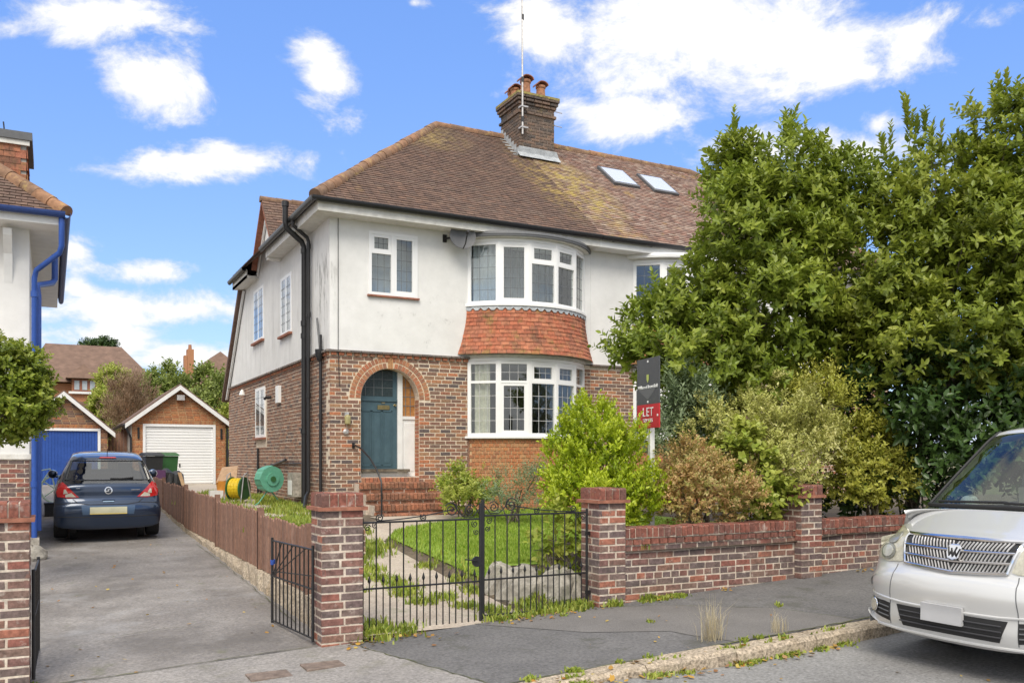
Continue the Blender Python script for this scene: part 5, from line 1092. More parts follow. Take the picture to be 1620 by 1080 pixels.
vc.patch('number_plate', [(-.14, .37), (.2, .37), (.2, .51), (-.14, .51)], m_plateg, .035, thick=.03)
vc.line('grille_brow', [(-.52, .995), (0, 1.0), (.52, .995)], .012, m_chrome, .003)
MB().box((.95, -.7, .95), (1.35, .7, 1.1)).box((.8, -.72, 1.0), (1.0, .72, 1.12)).build('dashboard', m_seat, van, local=True)
for sy in (-.38, .38): MB().box((1.95, sy - .25, .5), (2.1, sy + .25, 1.28)).box((1.98, sy - .13, 1.3), (2.08, sy + .13, 1.5)).build('front_seat', mat('beige_seat', [(.35,.33,.29)], .9, var=.1), van, local=True)
MB().tube(scroll((1.42, -.38, 1.12), .19, 1, (0, 1, 0), (.45, 0, .9), n=28)[:1] + [Vector((1.42, -.38, 1.12)) + Vector((0, 1, 0)) * .19 * math.cos(a) + Vector((.45, 0, .9)) * .19 * math.sin(a) for a in lsp(0, 2 * math.pi, 28)], .016, 6).build('steering_wheel', m_trim, van, local=True)
MB().box((.6, -.7, .5), (4.6, .7, .56)).box((4.3, -.6, .5), (4.4, .6, 1.3)).build('cabin_floor', m_seat, van, local=True)
MB().box((1.5, -.09, 1.6), (1.53, .09, 1.66)).build('rear_view_mirror', m_trim, van, local=True)
for (a, b) in (((-.55, 1.205), (.02, 1.215)), ((.0, 1.22), (.62, 1.205))): vc.line('wiper', [a, b], .011, m_trim, .02)
vc.line('windscreen_seal', [(-.74, 1.185), (0, 1.195), (.74, 1.185)], .02, m_trim, .0)
for sg in (-1, 1):
    vc.line('windscreen_seal', [(sg * .74, 1.19), (sg * .69, 1.43), (sg * .63, 1.69), (sg * .6, 1.79)], .014, m_trim, .0); vc.mirror(1.6, sg * .8, 1.14, sg, m_silver)
# ---------------------------------------------------------------- neighbour, garages, background, clutter
def gable_prism(pts, off, name, m, p): return MB().prism(pts, off).build(name, m, p)
# --- house next door (left edge)
NX, NY = -.3, 16.0; NE = 5.4
nb = thing('house', 'white house with blue gutter and downpipes at the end of the driveway pillar', 'house', (NX - 3, NY, .2))
box('rendered_wall', (-9, NY, 1.7), (NX, NY + 8, NE), m_render, nb); nbb = MB().box((-9, NY + .006, 0), (NX - .006, NY + 8, 1.66)).build('brick_wall', m_mortar2, nb)
pieces('brick', brick_items(frame((0, NY, 0), (1, 0, 0), (0, -1, 0)), .3, 1.62, lambda v: [(-1.6, NX)]), 'brick', m_brick_wall, nbb, 120)
box('plinth_course', (-9, NY - .03, 1.64), (NX + .02, NY + 8, 1.72), m_fascia, nb)
MB().box((-9, NY - .5, NE - .12), (NX + .42, NY + .0, NE - .08)).box((-9, NY - .52, NE - .121), (NX + .42, NY - .5, NE + .1)).box((NX, NY, NE - .122), (NX + .42, NY + 8, NE - .082)).box((NX + .42, NY - .5, NE - .123), (NX + .44, NY + 8, NE + .1)).build('eaves_boards', m_whitepaint, nb)
nvf = Vector((0, .77, .64)).normalized(); nr = MB().add([(-9, NY - .55, NE + .06), (NX + .5, NY - .55, NE + .06), (NX - 3.5, NY + 3.45, NE + 3.4), (-9, NY + 3.45, NE + 3.4), (NX + .5, NY + 8, NE + .06)], [(0, 1, 2, 3), (1, 4, 2)]).build('roof', m_tile, nb)
pieces('roof_tile', tile_items((-3.2, NY - .58, NE + .04), (1, 0, 0), Vector((0, 4.0, 3.34)), [(0, 0), (3.4, 0), (.6, 3.6), (0, 3.6)]), 'tile', m_tile, nr, 150)
half_round((NX + .52, NY - .58, NE + .1), (NX - 3.5, NY + 3.45, NE + 3.44), .12, m_ridge, nr, 'hip_tile')
gutter((-9, NY - .6, NE + .06), (NX + .5, NY - .6, NE + .06), nb, m_bluedk); gutter((NX + .52, NY + 8, NE + .05), (NX + .52, NY - .62, NE + .05), nb, m_bluedk)
dm = MB().box((-3.2, NY + .75, 5.6), (-.36, NY + 2.2, 6.9)).build('dormer', m_room, nb); it = []
for k in range(12):
    for i in range(18):
        u = -.36 - .165 * (i + .5 * (k % 2)) - .08; it.append((Vector((u, NY + .735, 5.68 + .1 * k)), Vector((.16, 0, random.uniform(-.004, .004))), Vector((0, .012, .135)), Vector((0, -.014, 0))))
    for i in range(8): it.append((Vector((-.345, NY + .8 + .165 * (i + .5 * (k % 2)), 5.68 + .1 * k)), Vector((0, .16, 0)), Vector((-.012, 0, .135)), Vector((.014, 0, 0))))
pieces('hung_tile', it, 'tile', m_hung, dm, 120); box('lead_cap', (-3.3, NY + .66, 6.9), (-.27, NY + 2.3, 7.03), m_dish, dm); box('fascia', (-3.25, NY + .69, 6.82), (-.31, NY + .73, 6.899), m_fascia, dm)
box('rooftop_box', (-1.2, NY + 1.4, 7.03), (-.62, NY + 1.7, 7.16), m_whitepaint, dm); MB().tube([(-.68, NY + 1.5, 7.0), (-.72, NY + 1.5, 7.42)], .012, 6).build('stub_aerial', m_trim, dm)
bx_ = onY(12, NY - .2); MB().prism([(bx_ - .06, NY, 5.2), (bx_ - .06, NY - .32, 5.2), (bx_ - .06, NY - .3, 5.1), (bx_ - .06, NY - .1, 4.85), (bx_ - .06, NY, 4.4)], (.12, 0, 0)).build('eaves_bracket', m_whitepaint, nb)
px_ = NX + .07
MB().tube([(NX + .45, NY - .55, NE), (NX + .45, NY - .55, 4.95), (NX + .42, NY - .5, 4.85), (NX + .1, NY - .14, 4.62), (px_, NY - .1, 4.5), (px_, NY - .1, .36)], .042, 12).build('downpipe', m_blue, nb, smooth=True)
MB().tube([(NX + .36, NY + .9, 5.1), (NX + .36, NY + .9, 4.68), (NX + .32, NY + .8, 4.6), (NX + .1, NY + .1, 4.42), (NX + .12, NY + .05, 4.25), (NX + .12, NY + .05, .5)], .05, 12).build('soil_pipe', m_blue, nb, smooth=True)
for z in (4.2, 2.6, 1.2): MB().tube([(px_, NY - .1, z), (px_, NY - .1, z + .09)], .054, 12).build('pipe_collar', m_blue, nb, smooth=True)
MB().box((NX - .05, NY - .2, .1), (NX + .14, NY + .1, .4)).build('gully_block', m_stone, nb)
ro = thing('rock', 'mossy rounded stone lying at the foot of the blue downpipe', 'rock', (NX + .05, NY - .9, .12)); mb = MB()
mb.lathe([(.2, 0), (.22, .08), (.19, .17), (.11, .23), (.02, .25)], (NX + .05, NY - .9, .1), 14); V0 = mb.v; mb.v = [(x + random.uniform(-.02, .02), y + random.uniform(-.02, .02), z + random.uniform(-.015, .015)) for x, y, z in V0]; mb.build('stone', m_stone, ro, smooth=True)
# --- garages
def garage(label, Y, xl, xr, xa, ya_, ye, z0, dl, dr, dtop, doorm, slat, fm):
    X0, X1, XA = onY(xl, Y), onY(xr, Y), onY(xa, Y); d0 = depth(XA, Y); ze = CAMZ + (HOR - ye) / FPX * depth(X1, Y); za = CAMZ + (HOR - ya_) / FPX * d0; D0, D1, DT = onY(dl, Y), onY(dr, Y), zat(dtop, XA, Y)
    t = thing('garage', label, 'garage', (XA, Y, z0)); f = MB()
    f.box((X0, Y + .01, z0 - .3), (D0, Y + .2, ze - .1)).box((D1, Y + .01, z0 - .3), (X1, Y + .2, ze - .1))
    f.prism([(X0, Y + .01, ze - .1), (X1, Y + .01, ze - .1), (X1, Y + .01, ze), (XA, Y + .01, za), (X0, Y + .01, ze)], (0, .2, 0)) if DT <= ze - .1 else f.prism([(D0, Y + .01, DT), (D1, Y + .01, DT), (X1, Y + .01, ze), (XA, Y + .01, za), (X0, Y + .01, ze)], (0, .19, 0))
    w_ = f.build('front_wall', m_mortar_o, t)
    def spn(v):
        if v < DT + .12: return [(X0, D0), (D1, X1)]
        k = clampf((v - ze) / (za - ze)); return [(X0 + (XA - X0) * k, X1 + (XA - X1) * k)]
    pieces('brick', brick_items(frame((0, Y, 0), (1, 0, 0), (0, -1, 0)), z0, za - .1, spn, D=.02), 'brick', fm, w_, 0, 'front_bricks')
    pieces('soldier_brick', [(Vector((D0 + .04 + .075 * i, Y - .002, DT + .06)), Vector((.064, 0, 0)), Vector((0, 0, .11)), Vector((0, -.02, 0))) for i in range(int((D1 - D0) / .075))], 'brick', m_brick_orange, w_, 0, 'soldier_course')
    MB().box((X0 + .02, Y + .2, z0 - .3), (X0 + .15, Y + 5, ze)).build('side_wall', m_whitepaint, t); MB().box((X1 - .15, Y + .2, z0 - .3), (X1 - .02, Y + 5, ze)).build('side_wall', m_mortar_o, t)
    e = .22
    for sg, XE in ((-1, X0), (1, X1)):
        sl = (za - ze) / (XA - XE); xe = XE + sg * e; zz = ze + sg * e * sl
        MB().prism([(xe, Y - .2, zz), (XA, Y - .2, za + .02), (XA, Y - .2, za + .14), (xe, Y - .2, zz + .12)], (0, 5.3, 0)).build('roof_slope', m_tile, t)
        MB().prism([(xe, Y - .23, zz - .08), (XA, Y - .23, za - .06), (XA, Y - .23, za + .09), (xe, Y - .23, zz + .07)], (0, .03, 0)).build('barge_board', m_whitepaint, t)
    fr_ = MB()
    for (a, b, c, d) in ((D0, D0 + .08, z0, DT), (D1 - .08, D1, z0, DT), (D0 + .08, D1 - .08, DT - .08, DT)): fr_.box((a, Y - .02, c), (b, Y + .1, d))
    fr_.build('door_frame', m_white, t); dd = MB(); a, b, c, d = D0 + .082, D1 - .082, z0 + .02, DT - .082
    dd.box((a, Y + .05, c), (b, Y + .08, d)); door_ = dd.build('garage_door', doorm, t)
    if slat:
        n = 20; h = (d - c) / n
        for i in range(n): MB().prism([(a, Y + .05, c + h * i + .008), (a, Y + .03, c + h * i + .02), (a, Y + .03, c + h * (i + 1) - .02), (a, Y + .05, c + h * (i + 1) - .004)], (b - a, 0, 0)).build('slat', doorm, door_)
        MB().box(((a + b) / 2 - .02, Y + .01, c + .55), ((a + b) / 2 + .02, Y + .03, c + .66)).build('handle', m_trim, door_)
    else:
        n = 22; h = (b - a) / n
        for i in range(n): MB().box((a + h * i + .008, Y + .035, c), (a + h * (i + 1) - .008, Y + .05, d)).build('door_rib', doorm, door_)
    return t, X0, X1, ze
gt1, gx0, gx1, gze = garage('brick garage with a white ribbed up and over door', 30.8, 209, 357, 284, 614, 668, .8, 226, 341, 671, m_white, True, m_brick_orange)
MB().box((onY(279, 30.8), 30.6, 3.55), (onY(291, 30.8), 30.8, 3.72)).build('floodlight', m_galv, gt1)
gutter((gx0 - .25, 35.8, gze - .1), (gx0 - .25, 30.6, gze - .1), gt1); MB().tube([(gx0 - .25, 30.65, gze - .12), (gx0 - .1, 30.7, gze - .4), (gx0 - .04, 30.75, gze - .55), (gx0 - .04, 30.75, .7)], .035, 8).build('downpipe', m_black, gt1); MB().tube([(gx1 + .04, 30.75, gze - .2), (gx1 + .04, 30.75, .7)], .035, 8).build('downpipe', m_black, gt1)
for px_b in (219, 350): box('hinge_bracket', (onY(px_b, 30.8) - .03, 30.76, 2.3), (onY(px_b, 30.8) + .03, 30.8, 2.65), m_trim, gt1)
garage('brick garage with a blue ribbed door behind the parked blue car', 31.6, 30, 170, 101, 624, 679, .72, 42, 159, 677, m_blue, False, m_brick)
gf = thing('garden_fence', 'short brown board fence between the two garages', 'fence', (onY(190, 33), 33, .8)); it = []
for i in range(9):
    xx = onY(168, 33) + .1 + i * .1; h = 1.55 + .09 * i; it.append((Vector((xx, 33, .75 + h / 2)), Vector((.095, 0, 0)), Vector((0, 0, h)), Vector((0, -.02, 0))))
pieces('board', it, 'board', m_wood, gf); box('rail', (onY(168, 33), 33.01, 1.2), (onY(168, 33) + 1.0, 33.05, 1.27), m_wood, gf)
# --- far houses
m_ftile = mat('far_roof_tile', [(.15,.095,.07), (.19,.12,.088)], .95, 2.5, bump=.5, bscale=12, var=.18, vscale=3)
fh = thing('house', 'distant brick house with big brown hipped roof and dormer above the garages', 'house', (3, 56, 1.5))
Yf = 54; A0, A1 = onY(30, Yf), onY(253, Yf); R0, R1 = onY(72, 59), onY(192, 59); zr = zat(549, R1, 59); ze_ = zat(609, A1, Yf)
box('wall', (A0 + .5, Yf + .5, .5), (A1 - .5, 64, ze_ - .05), m_brick_arch, fh)
rf = MB().add([(A0, Yf, ze_), (A1, Yf, ze_), (R1, 59, zr), (R0, 59, zr), (A1, 64, ze_), (A0, 64, ze_)], [(0, 1, 2, 3), (1, 4, 2), (4, 5, 3, 2), (5, 0, 3), (0, 5, 4, 1)]).build('roof', m_ftile, fh)
D0, D1, DA = onY(104, 53.5), onY(162, 53.5), onY(133, 53.5); dz = zat(598, DA, 53.5); dza = zat(573, DA, 53.5)
MB().add([(D0, 53.5, dz), (D1, 53.5, dz), (DA, 54.4, dza), (D0, 58, dz), (D1, 58, dz), (DA, 58, dza)], [(0, 1, 2), (0, 2, 5, 3), (1, 4, 5, 2), (0, 3, 4, 1)]).build('dormer_roof', m_ftile, rf)
dwl = MB().box((D0 + .3, 53.9, dz - 1.6), (D1 - .3, 58, dz - .01)).build('dormer_wall', m_brick_arch, fh); wx0, wx1 = onY(115, 53.85), onY(152, 53.85); wz0, wz1 = zat(619, DA, 53.85), zat(600, DA, 53.85)
MB().box((wx0, 53.8, wz0), (wx1, 53.88, wz1)).build('window_frame', m_sill, dwl)
for k in range(3): a = wx0 + (wx1 - wx0) * k / 3; MB().box((a + .08, 53.77, wz0 + .08), (a + (wx1 - wx0) / 3 - .06, 53.81, wz1 - .08)).build('pane', mat('far_glass', [(.4,.44,.48)], .1, var=.2, vscale=2, bump=0), dwl)
box('sill', (wx0 - .2, 53.7, wz0 - .14), (wx1 + .2, 53.9, wz0 - .02), m_whitepaint, dwl); box('lower_roof', (wx0 - .5, 53.2, wz0 - .9), (wx1 + .6, 53.9, wz0 - .6), m_ftile, dwl)
fh2 = thing('house', 'distant dark roofed house with a slim brick chimney beyond the white garage', 'house', (onY(350, 57), 57, 1.5))
P0, P1, PA = onY(285, 55), onY(420, 55), onY(353, 57); za2 = zat(553, PA, 57); ze2 = zat(606, P0, 55)
MB().add([(P0, 55, ze2), (P1, 55, ze2), (PA, 58, za2), (P0, 64, ze2), (P1, 64, ze2), (PA, 62, za2)], [(0, 1, 2), (0, 2, 5, 3), (1, 4, 5, 2), (3, 5, 4), (0, 3, 4, 1)]).build('roof', m_ftile, fh2); box('wall', (P0 + .4, 55.4, .5), (P1 - .4, 63.5, ze2 - .02), m_brick_arch, fh2)
c0 = onY(298, 56); chf = MB().box((c0 - .05, 56, ze2 - 2), (c0 + .32, 56.6, zat(552, c0, 56))).build('chimney', m_brick_arch, fh2); box('chimney_shoulder', (c0 - .22, 56.02, ze2 - 2), (c0 - .06, 56.58, zat(562, c0, 56)), m_brick_arch, chf)
MB().lathe([(.11, 0), (.09, .3)], (c0 + .13, 56.3, zat(552, c0, 56)), 10).build('chimney_pot', m_pot, chf)
# --- bins and hose reels in the side yard
def wheelie(X, Y, z0, m, lid, label):
    t = thing('wheelie_bin', label, 'bin', (X, Y, z0), R(12)); MB().add([(-.2, -.24, .06), (.2, -.24, .06), (.2, .22, .06), (-.2, .22, .06), (-.26, -.3, .95), (.26, -.3, .95), (.26, .3, .95), (-.26, .3, .95)], [(0,3,2,1),(4,5,6,7),(0,1,5,4),(1,2,6,5),(2,3,7,6),(3,0,4,7)]).build('body', m, t, local=True)
    MB().prism([(-.28, -.34, .955), (-.28, -.3, 1.0), (-.28, 0, 1.06), (-.28, .32, 1.0), (-.28, .34, .955)], (.56, 0, 0)).build('lid', lid, t, local=True); MB().tube([(-.22, .38, .98), (.22, .38, .98)], .02, 8).build('handle', m, t, local=True)
    for sx in (-.23, .23): MB().lathe([(.1, -.025), (.1, .025)], (sx, .2, .1), 14, 'x').build('wheel', m_trim, t, local=True)
m_binb = mat('black_bin_plastic', [(.03,.032,.034)], .5, var=.1, bump=.02)
wheelie(2.68, 28.6, .77, m_binb, m_binb, 'dark grey wheelie bin beside the white garage door'); wheelie(3.2, 29.4, .78, m_dkgreen, m_dkgreen, 'green wheelie bin behind the dark grey bin')
bgz = thing('rubbish_bag', 'heap of dark rubbish sacks and offcuts leaning on the fence end', 'bag', (3.05, 27.4, .74)); mb = MB()
for (x, y, r, h) in ((2.95, 27.4, .22, .62), (3.25, 27.5, .2, .55)): mb2 = MB().lathe([(r, 0), (r * 1.15, h * .35), (r * .95, h * .8), (r * .3, h)], (x, y, .74), 12); mb2.v = [(a + random.uniform(-.03, .03), b + random.uniform(-.03, .03), c + random.uniform(-.02, .02)) for a, b, c in mb2.v]; mb2.build('sack', m_binb, bgz)
MB().box((2.62, 26.9, .74), (2.9, 27.2, 1.32)).build('crate', m_purple, bgz); MB().prism([(3.4, 27.2, .75), (3.5, 27.2, .75), (3.36, 27.25, 1.25), (3.26, 27.25, 1.25)], (0, .03, 0)).build('offcut', m_woodraw, bgz)
hx_, hy_ = 3.62, 19.9; hz_ = .7
hrl = thing('hose_reel', 'yellow hose wound on a green reel with silver frame by the brick wall', 'hose reel', (hx_, hy_, hz_)); U = Vector((.75, -.66, 0)); W_ = Vector((.66, .75, 0)); c = Vector((hx_, hy_, hz_ + .3))
def disc(c, ax, r0, r1, h0, h1, n=22):
    a = Vector((0, 0, 1)); b = ax.cross(a); vs = []
    prof_ = [(r0, h0), (r1, h0), (r1, h1), (r0, h1)]
    for (r, h) in prof_: vs += [c + ax * h + (a * math.cos(2 * math.pi * k / n) + b * math.sin(2 * math.pi * k / n)) * r for k in range(n)]
    return MB().add(vs, [(i * n + k, ((i + 1) % 4) * n + k, ((i + 1) % 4) * n + (k + 1) % n, i * n + (k + 1) % n) for i in range(4) for k in range(n)])
for h in (-.16, .14): disc(c, U, .02, .25, h, h + .03).build('reel_side', m_dkgreen, hrl)
coil = MB()
for k in range(7): coil.tube([c + U * (-.12 + .038 * k) + (Vector((0, 0, 1)) * math.cos(a) + U.cross(Vector((0, 0, 1))) * math.sin(a)) * (.2 + .008 * (k % 2)) for a in lsp(0, 6.28, 20)], .021, 6)
coil.build('hose', m_yellow, hrl)
for h in (-.2, .2): MB().tube([c + U * h + W_ * -.22 + Vector((0, 0, -.3)), c + U * h + W_ * -.1 + Vector((0, 0, .28)), c + U * h + W_ * .02 + Vector((0, 0, .34)), c + U * h + W_ * .22 + Vector((0, 0, -.3))], .013, 6).build('frame_tube', m_galv, hrl)
hr2 = thing('hose_reel', 'green enclosed hose reel on a folding stand against the brick wall', 'hose reel', (4.1, 18.9, .68)); c = Vector((4.08, 18.9, 1.22)); U = Vector((.3, -.95, 0)).normalized()
disc(c, U, .01, .27, -.13, .13).build('drum', m_greenpl, hr2); disc(c, U, .01, .14, .13, .16).build('hub', m_greenpl, hr2); disc(c, U, .01, .06, .16, .18).build('knob', m_dkgreen, hr2)
for k in range(8): a = k * .785; q = c + (Vector((0, 0, 1)) * math.cos(a) + U.cross(Vector((0, 0, 1))) * math.sin(a)) * .25; MB().tube([q - U * .12, q + U * .12], .035, 8).build('rib', m_greenpl, hr2)
for s_ in (-.25, .25): MB().tube([c + Vector((0, 0, -.2)), c + U.cross(Vector((0, 0, 1))) * s_ + Vector((0, 0, -.5)), c + U.cross(Vector((0, 0, 1))) * s_ * 1.3 + Vector((0, 0, -.54))], .014, 6).build('leg', m_greenpl, hr2)
jk = thing('carton_pile', 'orange bucket and torn cardboard carton piled by the house wall', 'carton', (3.72, 21.9, .7))
MB().lathe([(.15, 0), (.2, .42), (.17, .42)], (3.66, 21.8, .7), 16).build('bucket', m_orange, jk, smooth=True); MB().prism([(3.45, 21.7, 1.08), (3.9, 21.6, 1.2), (3.95, 21.75, 1.42), (3.6, 21.9, 1.38)], (.06, .25, .06)).build('carton', m_card, jk); MB().box((3.3, 21.6, .72), (3.6, 21.8, .9)).build('packaging', m_whitepaint, jk)
bk = thing('bicycle', 'small pale bicycle leaning on the blue garage, behind the car', 'bicycle', (.02, 24.5, .5)); cw = Vector((.1, 24.5, .9)); Ux = Vector((1, .25, 0)).normalized(); ring = lambda c, r, n=28: [c + Ux * r * math.cos(a) + Vector((0, 0, r * math.sin(a))) for a in lsp(0, 2 * math.pi, n)]
m_mint = mat('mint_paint', [(.5,.62,.5)], .5, var=.1)
for dx in (0, -.8):
    c2 = cw + Ux * dx; wv = MB().tube(ring(c2, .33), .025, 6).build('wheel', m_mint, bk)
    for k in range(5): a = k * 1.257; MB().tube([c2, c2 + Ux * .32 * math.cos(a) + Vector((0, 0, .32 * math.sin(a)))], .016, 5).build('spoke', m_mint, wv)
MB().tube([cw, cw + Ux * -.12 + Vector((0, 0, .5)), cw + Ux * -.5 + Vector((0, 0, .42)), cw + Ux * -.8, cw + Ux * -.4 + Vector((0, 0, .02)), cw + Ux * -.12 + Vector((0, 0, .45))], .018, 6).build('frame', m_mint, bk); MB().box(tuple(cw + Ux * -.62 + Vector((0, -.06, .5))), tuple(cw + Ux * -.38 + Vector((0, .06, .56)))).build('saddle', m_trim, bk)
tb = thing('tool_box', 'black box on the ground beside the parked blue car', 'box', (.02, 21.6, .4)); MB().box((-.12, 21.4, .41), (.22, 21.75, .66)).build('case', m_binb, tb); MB().box((-.13, 21.39, .66), (.23, 21.76, .7)).build('lid', m_trim, tb); MB().box((.06, 21.38, .52), (.1, 21.4, .6)).build('latch', m_whitepaint, tb)
# --- letting board
def txt(s, size, m, parent, M, name='lettering', ext=.002):
    cu = bpy.data.curves.new('t', 'FONT'); cu.body = s; cu.size = size; cu.align_x = 'CENTER'; cu.align_y = 'CENTER'; cu.extrude = ext
    o = bpy.data.objects.new('t', cu); COL.objects.link(o); dg = bpy.context.evaluated_depsgraph_get(); me = bpy.data.meshes.new_from_object(o.evaluated_get(dg)); bpy.data.objects.remove(o)
    me.transform(M); me.materials.clear(); return link(name, me, m, parent, kind='stuff' if len(s) > 1 else None)
La, Lb = at(1008, 11.05), at(1043, 10.5); Lc = Vector(((La[0] + Lb[0]) / 2, (La[1] + Lb[1]) / 2, 0)); U = Vector((Lb[0] - La[0], Lb[1] - La[1], 0)); LW = U.length; U.normalize(); Nn = U.cross(Vector((0, 0, 1))); 
if Nn.dot(Vector((-Lc.x, -Lc.y, 0))) < 0: Nn = -Nn
sg_ = thing('letting_sign', 'grey and red letting board on a white post behind the garden wall', 'sign', (Lc.x, Lc.y, .6)); zs0, zs1 = 2.02, 2.87; zr_ = zs0 + .29
FL = (Lc, U, Vector((0, 0, 1)), Nn)
MB().fbox((Lc, U, Vector((0, 0, 1)), Nn), -.03, .03, .5, zs1 - .05, -.075, -.015).build('post', m_whitepaint, sg_)
bd_ = MB().fbox(FL, -LW / 2, LW / 2, zr_, zs1, -.012, .0).build('board', m_signg, sg_); MB().fbox(FL, -LW / 2, LW / 2, zs0, zr_ - .001, -.012, .0).build('red_panel', m_signr, sg_)
MB().add([tuple(Lc + U * u + Vector((0, 0, z)) + Nn * .002) for u, z in ((-.23, zr_ + .2), (.23, zr_ + .24), (.23, zr_ + .2), (0, zr_ + .05), (-.23, zr_ + .17))], [(0, 1, 2, 3, 4)]).build('chevron', m_signd, bd_)
MB().add([tuple(Lc + U * u + Vector((0, 0, z)) + Nn * .004) for u, z in ((-.03, zs1 - .2), (.03, zs1 - .2), (.03, zs1 - .26), (0, zs1 - .3), (-.03, zs1 - .26))], [(0, 4, 3, 2, 1)]).build('crest', m_signl, bd_)
ux = Vector((0, 0, 1)).cross(Nn)
def tm(z, n=.004, u=0): o = Lc + ux * u + Vector((0, 0, z)) + Nn * n; return Matrix(((ux.x, 0, Nn.x, o.x - sg_.location.x), (ux.y, 0, Nn.y, o.y - sg_.location.y), (ux.z, 1, Nn.z, o.z - sg_.location.z), (0, 0, 0, 1)))
txt('William of Brownfield', .058, m_signw, bd_, tm(zs1 - .35)); [txt(c_, .155, m_signw, bd_, tm(zs0 + .19, .004, u_), 'letter') for c_, u_ in zip('LET', (-.1, 0, .1))]; txt('TOP FEES', .062, m_signw, bd_, tm(zs0 + .09))
for (u, z) in ((0, zs1 - .04), (0, zr_ + .03), (.25, zs0 + .15), (-.25, zs0 + .12)): MB().fbox(FL, u - .012, u + .012, z - .012, z + .012, 0, .006).build('screw', m_signw, bd_)
# --- rocks in the bed behind the gate
for (x, y, s, lb) in ((4.72, 8.75, .3, 'pale limestone rock under the lawn edge behind the garden gates'), (5.0, 8.5, .26, 'grey rock by the gate pillar half hidden by vine leaves'), (4.55, 9.05, .18, 'small rock at the corner of the raised lawn')):
    r_ = thing('rock', lb, 'rock', (x, y, .05)); mb = MB().lathe([(s, -.05), (s * 1.05, .08), (s * .95, .25), (s * .6, .38), (.02, .42)], (x, y, .03), 12); mb.v = [(a + random.uniform(-.05, .05), b + random.uniform(-.05, .05), c + random.uniform(-.03, .03)) for a, b, c in mb.v]; mb.build('stone', m_stone, r_)
# ---------------------------------------------------------------- trees, shrubs, grass
def nrm(a): return a / (np.linalg.norm(a, axis=1)[:, None] + 1e-9)
def leaf_arrays(B, D, Nn, L, wr, curl=.15):
    """folded lance leaves: base B, direction D, face normal Nn, length L"""
    S = nrm(np.cross(D, Nn)); Nn = nrm(np.cross(S, D)); L = L[:, None]; W = L * wr
    V = np.stack([B, B + D * L * .3 + S * W + Nn * L * .05, B + D * L * .68 + S * W * .8 + Nn * L * (.04 - curl * .4), B + D * L - Nn * L * curl, B + D * L * .68 - S * W * .8 + Nn * L * (.04 - curl * .4), B + D * L * .3 - S * W + Nn * L * .05], 1)
    n = len(B); b = (np.arange(n) * 6)[:, None]; F = np.concatenate([b + np.array([[0, 1, 2, 3]]), b + np.array([[0, 3, 4, 5]])], 0); return V.reshape(-1, 3), F
def shoots(P, A, ln, k, L, wr, rs, spread=1., up=.25, tone=None):
    """k leaves spiralled along each shoot (base P, axis A, length ln)"""
    n = len(P); T = np.tile(np.linspace(.1, 1, k), n); I = np.repeat(np.arange(n), k); a = rs.uniform(0, 6.28, n)[I] + np.tile(np.arange(k) * 2.4, n)
    Ax = A[I]; R1 = nrm(np.cross(Ax, np.where(np.abs(Ax[:, 2:3]) > .9, [[1., 0, 0]], [[0, 0, 1.]]))); R2 = np.cross(Ax, R1); rad = R1 * np.cos(a)[:, None] + R2 * np.sin(a)[:, None]
    B = P[I] + Ax * (T * ln[I])[:, None]; D = nrm(Ax * (.35 + .5 * T[:, None]) + rad * spread + np.array([0, 0, up]) + rs.normal(0, .18, (n * k, 3)))
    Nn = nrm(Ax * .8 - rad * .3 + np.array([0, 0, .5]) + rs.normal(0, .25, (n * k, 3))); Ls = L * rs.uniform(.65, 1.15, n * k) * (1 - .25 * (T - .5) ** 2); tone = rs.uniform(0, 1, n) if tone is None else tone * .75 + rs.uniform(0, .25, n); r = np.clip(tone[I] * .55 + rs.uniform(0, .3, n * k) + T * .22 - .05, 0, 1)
    V, F = leaf_arrays(B, D, Nn, Ls, wr); return V, F, np.repeat(r, 6)
def foliage(name, parts, m, parent, kind=None):
    V = np.concatenate([p[0] for p in parts]); off = np.cumsum([0] + [len(p[0]) for p in parts[:-1]]); F = np.concatenate([p[1] + o for p, o in zip(parts, off)]); r = np.concatenate([p[2] for p in parts])
    return link(name, nmesh(name, V - np.array(worg(parent)) if parent else V, F, r), m, parent, kind=kind)
